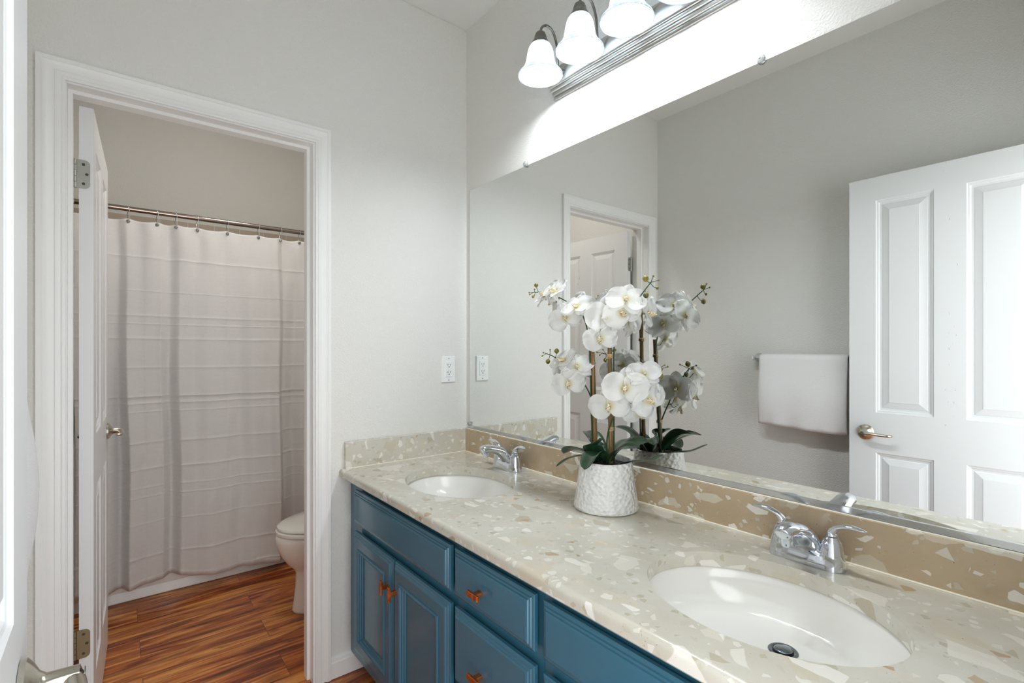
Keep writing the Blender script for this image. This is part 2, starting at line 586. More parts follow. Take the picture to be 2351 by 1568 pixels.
# ------------------------------------------------------------------ room shell
WL, WR, CE = -1.488, 0.0, 2.745
YF, YB, TW = -1.90, 1.97, 0.115          # front wall, tub rear wall, partition thickness
OX0, OX1, OZ = -1.385, -0.690, 2.045      # toilet-room doorway
def struct(name, mb, mat, label, cat, **kw):
    return tag(mb.build(name, mat, **kw), label, cat, kind='structure')
struct('floor', MB().box(WL - 0.1, 0.1, -2.2, YB + 0.1, -0.1, 0.0), 'floor_wood', 'reddish brown wood plank floor running through both rooms', 'floor')
struct('ceiling', MB().box(WL - 0.1, 0.1, -2.06, YB + 0.1, CE, CE + 0.1), 'ceiling_paint', 'flat white ceiling above the vanity and toilet rooms', 'ceiling')
struct('wall_right', MB().box(0, 0.12, -2.06, YB + 0.12, 0.001, CE), 'wall_paint', 'light greige textured wall behind the wide mirror and vanity light', 'wall')
struct('wall_left', MB().box(WL - 0.12, WL, -2.06, YB + 0.12, 0.001, CE), 'wall_paint', 'light greige wall carrying the towel bar, seen in the mirror', 'wall')
mb = MB()
mb.box(WL, OX0 - 0.01, 0, TW, 0.001, CE - 0.001).box(OX1 + 0.01, WR, 0, TW, 0.001, CE - 0.001).box(OX0 - 0.01, OX1 + 0.01, 0, TW, OZ + 0.01, CE - 0.001)
struct('wall_back', mb, 'wall_paint', 'light greige wall with the white framed doorway to the toilet room', 'wall')
struct('wall_rear', MB().box(WL, WR, YB, YB + 0.12, 0.001, CE - 0.001), 'wall_paint', 'greige wall above the shower curtain at the far end of the toilet room', 'wall')
EX0, EX1, EZ = -1.35, -0.59, 2.05
mb = MB()
mb.box(WL, EX0, YF - 0.12, YF, 0.001, CE - 0.001).box(EX1, WR, YF - 0.12, YF, 0.001, CE - 0.001).box(EX0, EX1, YF - 0.12, YF, EZ, CE - 0.001)
struct('wall_front', mb, 'wall_paint', 'greige wall with the open entry doorway behind the camera', 'wall')
# tile surround
mb = MB().box(WL, WR, YB - 0.008, YB - 0.0005, 0.39, 2.10).box(WL + 0.0005, WL + 0.008, 1.215, YB - 0.008, 0.39, 2.10).box(-0.008, -0.0005, 1.215, YB - 0.008, 0.39, 2.10)
struct('trim_1', mb, 'beige_tile', 'beige square wall tile around the bathtub, behind the curtain', 'wall tile')

# casing: profile swept around the opening (inner edge -> outer edge), 57 mm wide
def casing(name, x0, x1, zt, y, sgn, label, w_=0.0575, wl=None):
    prof = [(0.0, 0.0), (0.0, 0.0075), (0.002, 0.0085), (0.006, 0.0085), (0.008, 0.0065), (0.010, 0.0095), (0.0155, 0.011), (0.020, 0.0112), (0.022, 0.0095), (0.026, 0.0098),
            (0.037, 0.0125), (0.043, 0.0155), (0.045, 0.0150), (0.0455, 0.0165), (0.056, 0.0165), (0.0575, 0.015), (0.0575, 0.0)]
    wl = wl or w_
    mb = MB()
    rs = []
    for k, (cx_, cz, dx, dz) in enumerate([(x0, 0.001, -1, 0), (x0, zt, -1, 1), (x1, zt, 1, 1), (x1, 0.001, 1, 0)]):
        ring = []
        for (a, h) in prof:
            ww = (wl if dx < 0 else w_) / 0.0575
            ring.append(Vector((cx_ + dx * a * ww, y + sgn * h, cz + dz * a)))
        rs.append(ring)
    mb.rings(rs, False)
    return struct(name, mb, 'trim_paint', label, 'door trim', autosm=30)
casing('trim_2', OX0 - 0.003, OX1 + 0.007, 2.0500, -0.0003, -1, 'white moulded casing around the toilet-room doorway', 0.0552, 0.0635)
casing('trim_3', OX0 - 0.003, OX1 + 0.007, 2.0500, TW + 0.0003, 1, 'white moulded casing on the toilet-room side of the doorway')
# jamb lining and stop
mb = MB()
J = 0.012
mb.box(OX0 - J, OX0, 0.0004, TW - 0.0004, 0.001, OZ - 0.0001).box(OX1, OX1 + J, 0.0004, TW - 0.0004, 0.001, OZ - 0.0001).box(OX0 - J, OX1 + J, 0.0004, TW - 0.0004, OZ, OZ + J)
mb.box(OX0 + 0.0001, OX0 + 0.011, 0.042, 0.077, 0.001, OZ - 0.0112).box(OX1 - 0.011, OX1 - 0.0001, 0.042, 0.077, 0.001, OZ - 0.0112).box(OX0 + 0.0002, OX1 - 0.0002, 0.0422, 0.0768, OZ - 0.011, OZ - 0.0001)
struct('trim_4', mb, 'trim_paint', 'white jamb and stop lining the toilet-room doorway', 'door jamb')
mb = MB()
mb.box(EX0 - 0.0, EX0 + 0.002, YF - 0.118, YF - 0.001, 0.001, EZ - 0.001).box(EX1 - 0.002, EX1, YF - 0.118, YF - 0.001, 0.001, EZ - 0.001).box(EX0, EX1, YF - 0.118, YF - 0.001, EZ - 0.003, EZ - 0.001)
struct('trim_5', mb, 'trim_paint', 'white jamb lining the entry doorway beside the camera', 'door jamb')

def baseboard(name, p0, p1, nrm, label, h=0.083):
    p0, p1, nrm = Vector(p0), Vector(p1), Vector(nrm)
    prof = [(0.0003, 0.001), (0.013, 0.001), (0.013, h * 0.72), (0.0105, h * 0.78), (0.0095, h * 0.9), (0.006, h * 0.97), (0.0003, h)]
    mb = MB().rings([[p + nrm * a + Vector((0, 0, b)) for a, b in prof] for p in (p0, p1)])
    return struct(name, mb, 'trim_paint', label, 'baseboard')
baseboard('baseboard_back', (-0.6275, 0, 0), (-0.477, 0, 0), (0, -1, 0), 'short white baseboard between the door casing and the blue cabinet')
baseboard('baseboard_left', (WL, -1.88, 0), (WL, -0.001, 0), (1, 0, 0), 'white baseboard along the towel-bar wall')
baseboard('baseboard_rear', (WL, 0.14, 0), (WL, 1.20, 0), (1, 0, 0), 'white baseboard behind the toilet-room door')
baseboard('baseboard_right', (WR, 0.14, 0), (WR, 1.20, 0), (-1, 0, 0), 'white baseboard behind the toilet')

# ------------------------------------------------------------------ doors
PZ = [(0.198, 0.806), (0.982, 1.916)]
# entry door, opened flat along the left wall: root at hinge, local X -> world +Y, local Y -> world -X
d1 = empty('door_1', (-1.358, -1.885, 0), 'white four-panel entry door standing open along the left wall, its face seen in the mirror', 'door', rz=pi / 2, kind='structure')
mbd = door_leaf(d1, 0.765, 2.019, 0.035, [(0.464, 0.664, *PZ[0]), (0.464, 0.664, *PZ[1]), (0.1645, 0.3645, *PZ[0]), (0.1645, 0.3645, *PZ[1])])
mbd.build('door_slab', 'door_paint', d1, local=True)
mb = MB(); lever(mb, (0.7000, 0, 0.900), (0, -1, 0), (-1, 0, -0.03), 0.033, 0.050, 0.098)
h = mb.build('door_handle', 'satin_nickel', d1, smooth=True, local=True, autosm=35)
MB().lathe([(0, 0), (0.0075, 0), (0.0075, 0.001), (0, 0.0012)], (0.7000, -0.054, 0.900), (0, -1, 0), 20).build('privacy_button', 'nickel_dark', h, local=True)
mb = MB(); lever(mb, (0.7057, 0.035, 0.906), (0, 1, 0), (-1, 0, -0.03), 0.032, 0.045, 0.09)
mb.build('door_handle', 'satin_nickel', d1, smooth=True, local=True, autosm=35)
MB().box(0.7645, 0.7657, 0.006, 0.029, 0.87, 0.94).build('latch_plate', 'satin_nickel', d1, local=True)

# toilet-room door, hinged at the left jamb and opened into the toilet room
ang = math.atan2(0.702, 0.030)
d2 = empty('door_2', (-1.3285, TW + 0.003, 0), 'white panelled toilet-room door, opened away, seen edge on in the doorway', 'door', rz=ang, kind='structure')
mbd = door_leaf(d2, 0.700, 2.022, 0.035, [(0.10, 0.30, *PZ[0]), (0.10, 0.30, *PZ[1]), (0.40, 0.60, *PZ[0]), (0.40, 0.60, *PZ[1])])
mbd.build('door_slab', 'door_paint', d2, local=True)
mb = MB(); lever(mb, (0.640, 0, 0.925), (0, -1, 0), (-1, 0, -0.08), 0.033, 0.05, 0.085)
mb.build('door_handle', 'satin_nickel', d2, smooth=True, local=True, autosm=35)
mb = MB(); lever(mb, (0.640, 0.035, 0.925), (0, 1, 0), (-1, 0, -0.08), 0.033, 0.045, 0.085)
mb.build('door_handle', 'satin_nickel', d2, smooth=True, local=True, autosm=35)
def hinge(zc, mat):
    # leaf plate let into the hinge edge of the door (local x=0), knuckle beyond the jamb
    H2 = 0.0445
    pts = []
    R_ = 0.014
    for (cx_, cz_, a0) in ((0.0255 - R_, H2 - R_, 0), ):
        pass
    outl = [(0.0475, -H2), ]
    outl = [(0.046, zc - H2)]
    for k in range(7):
        a = -pi / 2 - k * (pi / 2) / 6
        outl.append((0.008 + R_ + R_ * cos(a), zc - H2 + R_ + R_ * sin(a)))
    for k in range(7):
        a = pi - k * (pi / 2) / 6
        outl.append((0.008 + R_ + R_ * cos(a), zc + H2 - R_ + R_ * sin(a)))
    outl.append((0.046, zc + H2))
    mb = MB().rings([[Vector((x_, y_, z_)) for (y_, z_) in outl] for x_ in (0.0005, -0.0020)])
    o = mb.build('hinge', mat, d2, local=True)
    mb = MB()
    for k, (dy, dz) in enumerate(((0.024, 0.030), (0.016, 0.0), (0.024, -0.030))):
        mb.lathe([(0.0, 0.0), (0.0042, 0.0), (0.0035, -0.0002), (0.0, -0.0012)], (-0.0027, dy, zc + dz), (-1, 0, 0), 16)
    mb.build('screw', 'outlet_slot', o, local=True)
    mb = MB()
    for k in range(5):
        mb.lathe([(0.0, 0), (0.0055, 0), (0.0055, 0.0165), (0.0, 0.0165)], (-0.0005, 0.0445, zc - H2 + 0.0006 + k * 0.0178), (0, 0, 1), 12)
    mb.build('knuckle', mat, o, local=True, autosm=40)
hinge(1.818, 'hinge_steel')
hinge(0.348, 'hinge_brass')


# ------------------------------------------------------------------ vanity
FX, DX = -0.5455, -0.5545       # face frame front, rear plane of overlay fronts
DT = 0.0195                    # front thickness
FRONTPROF = [(0.0, 0.0), (0.0, 0.0085), (0.003, 0.0105), (0.0075, 0.0112), (0.009, 0.0140), (0.0135, 0.0148), (0.015, 0.0178), (0.019, 0.0195)]
DPROF = [(0, 0), (0.0005, -0.003), (0.004, -0.0045), (0.008, -0.003), (0.010, 0.002), (0.0145, 0.003), (0.016, 0.0075), (0.021, 0.0085), (0.0225, 0.0125), (0.027, 0.0135), (0.029, 0.0115), (0.031, 0.0112)]
def front(kind_, y0, y1, z0, z1, parent):
    """y0>y1 (y0 nearer the back wall); door or drawer front facing -x"""
    W, H = y0 - y1, z1 - z0
    fr = lambda u, v, h_: Vector((DX - h_, y0 - u, z0 + v))
    mb = MB()
    if kind_ == 'door':
        rs = [[fr(i, i, h_), fr(W - i, i, h_), fr(W - i, H - i, h_), fr(i, H - i, h_)] for i, h_ in FRONTPROF]
        mb.rings(rs, True, True, False)
        panel_face(mb, fr, W, H, DT, [(0.050, W - 0.050, 0.052, H - 0.052)], DPROF, border=0.019)
    else:
        nested(mb, fr, (0, W, 0, H), FRONTPROF)
        mb.add([fr(0, 0, 0), fr(W, 0, 0), fr(W, H, 0), fr(0, H, 0)], [(0, 1, 2, 3)])
    return mb.build({'door': 'door', 'drawer': 'drawer', 'false': 'false_front'}[kind_], 'blue_paint', parent)

def pull(y, z, vertical, parent):
    mb = MB()
    x0 = DX - DT
    if vertical:
        mb.box(x0 - 0.021, x0 + 0.0005, y - 0.0045, y + 0.0045, z - 0.008, z + 0.008)
        mb.box(x0 - 0.027, x0 - 0.020, y - 0.007, y + 0.007, z - 0.023, z + 0.023)
    else:
        mb.box(x0 - 0.021, x0 + 0.0005, y - 0.008, y + 0.008, z - 0.0045, z + 0.0045)
        mb.box(x0 - 0.027, x0 - 0.020, y - 0.023, y + 0.023, z - 0.007, z + 0.007)
    return mb.build('handle', 'copper', parent, bevel=0.0012)

ZB, ZT = 0.098, 0.769
def cabinet(name, ya, yb, label, base=True):
    r = empty(name, (-0.28, (ya + yb) / 2, 0), label, 'cabinet')
    mb = MB()
    # carcass panels, bottom, toe kick
    mb.box(-0.530, -0.002, ya - 0.0005, ya - 0.018, ZB, ZT).box(-0.530, -0.002, yb + 0.0005, yb + 0.018, ZB, ZT)
    mb.box(-0.530, -0.002, ya - 0.018, yb + 0.018, ZB, ZB + 0.016).box(-0.012, -0.002, ya - 0.018, yb + 0.018, ZB, ZT)
    mb.box(-0.475, -0.462, ya - 0.0005, yb + 0.0005, 0.001, ZB)
    mb.build('carcass', 'blue_paint', r)
    return r
def frame(r, ya, yb, opens):
    """face frame with openings"""
    mb = MB()
    us = sorted(set([ya - 0.0005, yb + 0.0005] + [o[0] for o in opens] + [o[1] for o in opens]), reverse=True)
    vs = sorted(set([ZB - 0.02, ZT] + [o[2] for o in opens] + [o[3] for o in opens]))
    for i in range(len(us) - 1):
        for j in range(len(vs) - 1):
            if any(o[0] + 1e-6 >= us[i] and us[i + 1] + 1e-6 >= o[1] and o[2] - 1e-6 <= vs[j] and vs[j + 1] <= o[3] + 1e-6 for o in opens):
                continue
            mb.box(FX, FX + 0.019, us[i], us[i + 1], vs[j], vs[j + 1])
    mb.build('face_frame', 'blue_paint', r)

R0, R1 = 0.613, 0.738
DZ0, DZ1 = 0.132, 0.582
def sink_base(ya, yb, y0, y1, ym, label):
    r = cabinet('sink_base_cabinet', ya, yb, label)
    frame(r, ya, yb, [(y0 - 0.012, y1 + 0.012, DZ0 + 0.012, DZ1 - 0.012)])
    f = front('false', y0, y1, R0, R1, r)
    for (a, b, py) in ((y0, ym + 0.004, ym + 0.030), (ym - 0.004, y1, ym - 0.030)):
        d = front('door', a, b, DZ0, DZ1, r)
        pull(py, 0.492, True, d)
    return r
sink_base(0.0, -0.786, -0.092, -0.779, -0.432, 'blue two-door sink cabinet next to the toilet-room doorway, under the far basin')
sink_base(-1.138, YF, -1.152, -1.845, -1.498, 'blue sink cabinet nearest the camera under the near basin, mostly cut off')
r = cabinet('drawer_cabinet', -0.786, -1.138, 'blue drawer cabinet with copper pulls between the two sink cabinets')
frame(r, -0.786, -1.138, [(-0.81, -1.112, 0.14, 0.36), (-0.81, -1.112, 0.395, 0.57), (-0.81, -1.112, 0.62, 0.73)])
for (z0, z1, zp) in ((R0, R1, 0.672), (0.386, 0.582, 0.468), (DZ0, 0.358, 0.25)):
    d = front('drawer', -0.800, -1.124, z0, z1, r)
    pull(-0.934, zp, False, d)

# countertop with two oval cut-outs
CT, CB_, CX = 0.803, 0.770, -0.592
S1, S2 = (-0.317, -0.435), (-0.317, -1.497)
SA, SB = 0.178, 0.227
def ell(c, a, b, n=72):
    return [(c[0] + a * cos(2 * pi * k / n), c[1] + b * sin(2 * pi * k / n)) for k in range(n)]
ctop = empty('countertop', (-0.3, -0.95, CT), 'cream stone-chip double vanity countertop with two oval basins cut into it', 'countertop')
mb = MB()
rx = 0.013
outer = [(CX + rx, -0.0008), (-0.0008, -0.0008), (-0.0008, YF + 0.001), (CX + rx, YF + 0.001)]
h1, h2 = ell(S1, SA, SB), ell(S2, SA, SB)
for z in (CT, CB_):
    loops = [[Vector((p[0], p[1], 0)) for p in L] for L in (outer, h1, h2)]
    flat = [Vector((p.x, p.y, z)) for L in loops for p in L]
    tris = tessellate_polygon(loops)
    mb.add(flat, [tuple(t3) for t3 in tris])
for L in (h1, h2):
    n = len(L)
    rs = [[Vector((p[0], p[1], z)) for p in L] for z in (CT, CB_)]
    mb.rings(rs, True, False, False)
for (a, b) in ((0, 1), (1, 2), (2, 3)):
    pa, pb = outer[a], outer[b]
    mb.add([(pa[0], pa[1], CT), (pb[0], pb[1], CT), (pb[0], pb[1], CB_), (pa[0], pa[1], CB_)], [(0, 1, 2, 3)])
nose = [(CX + rx, CT)] + [(CX + rx - rx * sin(a), CT - rx + rx * cos(a)) for a in [k * pi / 2 / 6 for k in range(1, 7)]] + [(CX, CB_ + 0.006), (CX + 0.006, CB_), (CX + rx, CB_)]
mb.rings([[Vector((x, y, z)) for x, z in nose] for y in (-0.0008, YF + 0.001)], True)
cs = mb.build('counter_slab', 'stone_chips', ctop, autosm=40)
for p in cs.data.polygons:
    if abs(p.normal.z) > 0.995: p.use_smooth = False
MB().box(-0.020, -0.0008, -0.0208, YF + 0.001, CT + 0.0003, 0.906).build('backsplash', 'stone_chips_shaded', ctop, bevel=0.001)
MB().box(-0.573, -0.0008, -0.0205, -0.0008, CT + 0.0003, 0.906).build('side_splash', 'stone_chips', ctop, bevel=0.001)
MB().tube([(-0.0215, -0.022, CT + 0.001), (-0.0215, YF + 0.002, CT + 0.001)], 0.0022, 6).tube([(-0.573, -0.0215, CT + 0.001), (-0.021, -0.0215, CT + 0.001)], 0.0018, 6).tube([(-0.0125, -0.021, 0.9062), (-0.0125, YF + 0.002, 0.9062)], 0.0022, 6).build('caulk_line', 'caulk', ctop)

# basins
def basin(c, label):
    r = empty('sink_basin', (c[0], c[1], CB_), label, 'sink', 'oval undermount basins')
    prof = [(1.035, 0.7695, 0), (1.01, 0.7690, 0), (0.985, 0.760, 0.0), (0.965, 0.745, 0.02), (0.925, 0.722, 0.06), (0.86, 0.703, 0.15), (0.74, 0.692, 0.35), (0.58, 0.687, 0.6), (0.38, 0.6845, 0.85), (0.2, 0.683, 1.0), (0.10, 0.682, 1.0)]
    dx, dy = 0.060, -0.012
    mb = MB()
    N = 72
    inn = [[Vector((c[0] + dx * s_ + r_ * SA * 1.02 * cos(2 * pi * k / N), c[1] + dy * s_ + r_ * SB * 1.02 * sin(2 * pi * k / N), z)) for k in range(N)] for r_, z, s_ in prof]
    out = [[Vector((c[0] + dx * s_ + (r_ * SA * 1.02 + 0.008) * cos(2 * pi * k / N), c[1] + dy * s_ + (r_ * SB * 1.02 + 0.008) * sin(2 * pi * k / N), z - 0.008)) for k in range(N)] for r_, z, s_ in prof[::-1]]
    out[-1] = [Vector((p.x, p.y, 0.7695)) for p in out[-1]]
    mb.rings(out + inn, True, True, True)
    mb.build('bowl', 'porcelain', r, smooth=True)
    dc = (c[0] + dx, c[1] + dy, 0.6822)
    d = MB().lathe([(0.0, 0.0), (0.0245, 0.0), (0.0265, 0.0016), (0.0245, 0.003), (0.021, 0.0022), (0.0195, 0.0012), (0.0, 0.0012)], dc, (0, 0, 1), 40).build('drain', 'drain_metal', r, smooth=True)
    MB().lathe([(0.0198, 0.0), (0.0182, 0.0012), (0.0, 0.0012)], (dc[0], dc[1], dc[2] + 0.0005), (0, 0, 1), 32).build('drain_gap', 'black_void', d)
    MB().lathe([(0.0, 0.002), (0.0165, 0.0022), (0.0172, 0.0042), (0.0145, 0.0056), (0.0, 0.0062)], dc, (0.03, 0.02, 1), 32).build('stopper', 'drain_metal', d, smooth=True)
    return r
basin(S1, 'white oval basin farthest from the camera, near the toilet-room doorway')
basin(S2, 'large white oval basin nearest the camera with its drain stopper in view')

# faucets
def faucet(cy, label):
    cx = -0.078
    r = empty('faucet', (cx, cy, CT), label, 'faucet', 'two-handle chrome faucets')
    z0 = CT + 0.0004
    # body: stations along y, each an oval section rising towards the handles and saddle
    mb = MB()
    N = 28
    def stad(hy, hx, z, cxo=0.0):
        pts = []
        for k in range(N):
            a = 2 * pi * k / N
            e = 0.62
            pts.append(Vector((cx + cxo + hx * (abs(cos(a)) ** e) * (1 if cos(a) >= 0 else -1), cy + hy * (abs(sin(a)) ** 0.8) * (1 if sin(a) >= 0 else -1), z)))
        return pts
    mb.rings([stad(0.077, 0.027, z0), stad(0.0775, 0.0275, z0 + 0.003), stad(0.0755, 0.026, z0 + 0.012), stad(0.072, 0.0235, z0 + 0.024), stad(0.062, 0.019, z0 + 0.031), stad(0.045, 0.012, z0 + 0.034)])
    # handle bells
    for s_ in (1, -1):
        mb.lathe([(0.0255, 0.0), (0.0245, 0.02), (0.0225, 0.034), (0.0215, 0.040), (0.0205, 0.050), (0.0165, 0.060), (0.0118, 0.066), (0.0113, 0.0675), (0.0, 0.0675)], (cx, cy + s_ * 0.0508, z0), (0, 0, 1), 28)
    mb.build('body', 'chrome', r, smooth=True, autosm=50)
    # spout
    P = bez([(cx + 0.012, cy, z0 + 0.018), (cx - 0.006, cy, z0 + 0.048), (cx - 0.040, cy, z0 + 0.074), (cx - 0.080, cy, z0 + 0.087), (cx - 0.108, cy, z0 + 0.089), (cx - 0.122, cy, z0 + 0.083)], 7)
    n = len(P)
    rad = [interp([0, 0.25, 0.6, 0.85, 0.95, 1.0], [0.040, 0.031, 0.0215, 0.0185, 0.0172, 0.011], i / (n - 1)) for i in range(n)]
    fl = [interp([0, 0.4, 0.9, 1], [0.75, 0.66, 0.82, 0.9], i / (n - 1)) for i in range(n)]
    s = MB().tube(P, rad, 24, flat=fl).build('spout', 'chrome', r, smooth=True)
    # web under the spout merges it with the body
    MB().lathe([(0.0, -0.030), (0.0095, -0.030), (0.0115, -0.027), (0.0125, -0.012), (0.012, 0.0)], (cx - 0.104, cy, z0 + 0.087), (-0.18, 0, 1), 24).build('aerator', 'chrome', s, smooth=True, autosm=50)
    for s_ in (1, -1):
        hy = cy + s_ * 0.0508
        P = bez([(cx, hy, z0 + 0.069), (cx, hy, z0 + 0.078), (cx - 0.001, hy + s_ * 0.012, z0 + 0.090), (cx - 0.003, hy + s_ * 0.034, z0 + 0.0975), (cx - 0.006, hy + s_ * 0.066, z0 + 0.0965)], 7)
        n = len(P)
        rad = [interp([0, 0.2, 0.45, 0.75, 0.93, 1], [0.0115, 0.0105, 0.0085, 0.0095, 0.0065, 0.0015], i / (n - 1)) for i in range(n)]
        fl = [interp([0, 0.3, 0.6, 1], [1.0, 0.8, 0.5, 0.45], i / (n - 1)) for i in range(n)]
        MB().tube(P, rad, 18, flat=fl, up=(0, -s_, 0)).build('lever_handle', 'chrome', r, smooth=True)
    MB().lathe([(0.0025, 0.0), (0.0025, 0.05), (0.0045, 0.052), (0.0045, 0.058), (0.0, 0.060)], (cx + 0.030, cy, z0), (0, 0, 1), 12).build('lift_rod', 'chrome', r, smooth=True)
    return r
faucet(-0.405, 'chrome faucet behind the far basin near the mirror corner, spout seen from the side')
faucet(-1.482, 'chrome faucet behind the near basin, its spout pointing towards the camera')

# ------------------------------------------------------------------ mirror, channel, clips
mir = empty('wall_mirror', (-0.003, -0.97, 0.909), 'wide frameless wall mirror above the double vanity', 'mirror')
MB().box(-0.006, -0.0012, -0.0372, YF + 0.002, 0.9085, 1.9928).build('glass', 'mirror_silver', mir)
mb = MB()
mb.box(-0.0098, -0.0062, -0.0385, YF + 0.002, 0.9065, 0.9220).box(-0.0098, -0.0010, -0.0385, YF + 0.002, 0.9062, 0.9083)
mb.build('bottom_channel', 'channel_metal', mir)
for (y, z) in ((-0.4355, 1.994), (-1.3519, 1.9935), (-0.039, 0.929)):
    s_ = 1.0 if z > 1.5 else 0.8
    k = MB().lathe([(0.0, 0.0002), (0.0105 * s_, 0.0002), (0.0115 * s_, 0.003), (0.0100 * s_, 0.0085), (0.006 * s_, 0.0115), (0.0, 0.0118)], (-0.0064, y, z + 0.004 * (1 if z > 1.5 else 0)), (-1, 0, 0), 8).build('mirror_clip', 'clear_plastic', mir)
    MB().lathe([(0.0, 0.0), (0.0028, 0.0), (0.0022, 0.0012), (0.0, 0.0014)], (-0.0182, y, z + 0.004), (-1, 0, 0), 10).build('screw', 'nickel_dark', k)

# ------------------------------------------------------------------ outlet
ou = empty('wall_outlet', (-0.0989, 0, 1.178), 'white receptacle outlet on the wall left of the mirror corner', 'outlet')
fr = lambda u, v, h_: Vector((-0.1341 + u, -h_, 1.1193 + v))
mb = MB()
nested(mb, fr, (0, 0.0704, 0, 0.1177), [(0, 0.0003), (0, 0.003), (0.003, 0.0062)])
mb.build('cover_plate', 'white_plastic', ou)
mb = MB()
nested(mb, fr, (0.0185, 0.0519, 0.0255, 0.0922), [(0, 0.006), (0, 0.0078), (0.001, 0.0083)])
rc = mb.build('receptacle', 'white_plastic', ou)
mb = MB()
for zc in (0.0425, 0.0755):
    mb.box(-0.1341 + 0.0280, -0.1341 + 0.0300, -0.0087, -0.0080, 1.1193 + zc, 1.1193 + zc + 0.0085)
    mb.box(-0.1341 + 0.0405, -0.1341 + 0.0425, -0.0087, -0.0080, 1.1193 + zc, 1.1193 + zc + 0.0075)
    mb.lathe([(0, 0), (0.0026, 0), (0.0026, 0.0005), (0, 0.0005)], (-0.1341 + 0.0352, -0.0083, 1.1193 + zc - 0.006), (0, -1, 0), 10)
mb.build('slots', 'outlet_slot', rc)
MB().box(-0.1341 + 0.029, -0.1341 + 0.0415, -0.0093, -0.0080, 1.1193 + 0.0535, 1.1193 + 0.0575).box(-0.1341 + 0.029, -0.1341 + 0.0415, -0.0093, -0.0080, 1.1193 + 0.0600, 1.1193 + 0.0640).build('test_button', 'white_plastic', rc, bevel=0.0004)
for zc in (0.0105, 0.1072):
    MB().lathe([(0, 0), (0.0028, 0), (0.002, 0.001), (0, 0.001)], (-0.0989, -0.0062, 1.1193 + zc), (0, -1, 0), 12).build('screw', 'nickel_dark', ou)

# ------------------------------------------------------------------ vanity light
LY = [-0.672, -0.855, -1.038, -1.221]
LX = -0.142
vl = empty('vanity_light', (-0.03, -0.9465, 2.245), 'four-light brushed nickel vanity bar above the mirror with white bell glass shades', 'wall light')
prof = [(-0.0008, 2.1850), (-0.006, 2.1850), (-0.010, 2.1875), (-0.012, 2.1925), (-0.0115, 2.1960), (-0.017, 2.1965), (-0.021, 2.1990), (-0.0225, 2.2035), (-0.022, 2.2060), (-0.027, 2.2065), (-0.031, 2.2090), (-0.0325, 2.2130), (-0.032, 2.2155), (-0.037, 2.2160), (-0.0405, 2.2185), (-0.042, 2.2225), (-0.042, 2.2450)]
prof = prof + [(x, 4.49 - z) for x, z in prof[::-1][1:]]
ya, yb = -0.603, -1.305
n_ = len(prof)
mb = MB()
rs = []
for (y, k) in ((ya + 0.012, 0.30), (ya + 0.006, 0.72), (ya, 1.0), (yb, 1.0), (yb - 0.006, 0.72), (yb - 0.012, 0.30)):
    rs.append([Vector((max(-0.0008 * 1.0, -0.0008) if False else -0.0008 + (x + 0.0008) * k, y, 2.245 + (z - 2.245) * (0.90 + 0.10 * k))) for x, z in prof])
mb.rings(rs, True)
mb.build('back_plate', 'brushed_nickel', vl, autosm=35)
for i, ly in enumerate(LY):
    P = bez([(-0.040, ly + 0.0, 2.246), (-0.056, ly, 2.252), (-0.062, ly, 2.285), (-0.066, ly, 2.335), (-0.086, ly, 2.375), (-0.115, ly, 2.383), (-0.137, ly, 2.366), (LX, ly, 2.340)], 6)
    a = MB().tube(P, 0.0042, 12).lathe([(0.0, 0.0), (0.012, 0.0), (0.012, 0.004), (0.007, 0.008), (0.0, 0.009)], (-0.0415, ly, 2.246), (-1, 0, 0), 20).build('lamp_arm', 'nickel_dark', vl, smooth=True)
    MB().lathe([(0.0, 0.052), (0.007, 0.051), (0.0165, 0.043), (0.021, 0.030), (0.0225, 0.020), (0.0270, 0.015), (0.0305, 0.007), (0.0315, -0.004), (0.0300, -0.004), (0.0285, 0.005), (0.0, 0.010)], (LX, ly, 2.302), (0, 0, 1), 36).build('socket_cap', 'nickel_dark', vl, smooth=True, autosm=50)
    o_ = [(0.026, 0.112), (0.0335, 0.106), (0.0400, 0.094), (0.0440, 0.080), (0.0468, 0.062), (0.0500, 0.045), (0.0560, 0.030), (0.0650, 0.018), (0.0730, 0.009), (0.0765, 0.002), (0.0760, 0.0)]
    i_ = [(r_ - 0.003, z_ + 0.0006) for r_, z_ in o_[::-1]]
    sh = MB().lathe(o_ + i_, (LX, ly, 2.199), (0, 0, 1), 48).build('lamp_shade', 'alabaster_glass', vl, smooth=True)
    b = MB().lathe([(0.0, -0.031), (0.012, -0.029), (0.022, -0.0225), (0.028, -0.012), (0.0300, 0.0), (0.028, 0.012), (0.022, 0.024), (0.015, 0.038), (0.0135, 0.05), (0.0, 0.05)], (LX, ly, 2.240), (0, 0, 1), 24).build('bulb', 'bulb_glow', vl, smooth=True)

# ------------------------------------------------------------------ towel bars and towels
def towel_bar(y0, y1, z, x, label):
    r = empty('towel_bar', (WL, (y0 + y1) / 2, z), label, 'towel bar')
    MB().tube([(x, y0 + 0.004, z), (x, y1 - 0.004, z)], 0.0075, 16).build('bar', 'chrome', r, smooth=True, autosm=40)
    for y in (y0, y1):
        MB().lathe([(0.0, 0.0005), (0.0245, 0.0005), (0.0245, 0.006), (0.020, 0.012), (0.0125, 0.026), (0.0115, x - WL - 0.006), (0.0135, x - WL + 0.004), (0.010, x - WL + 0.014), (0.0, x - WL + 0.016)], (WL, y, z), (1, 0, 0), 24).build('bar_post', 'chrome', r, smooth=True, autosm=50)
    return r
towel_bar(-1.112, -0.655, 1.222, -1.424, 'chrome towel bar on the left wall, seen in the mirror')
towel_bar(0.30, 0.76, 1.205, -1.430, 'chrome towel bar behind the opened toilet-room door')

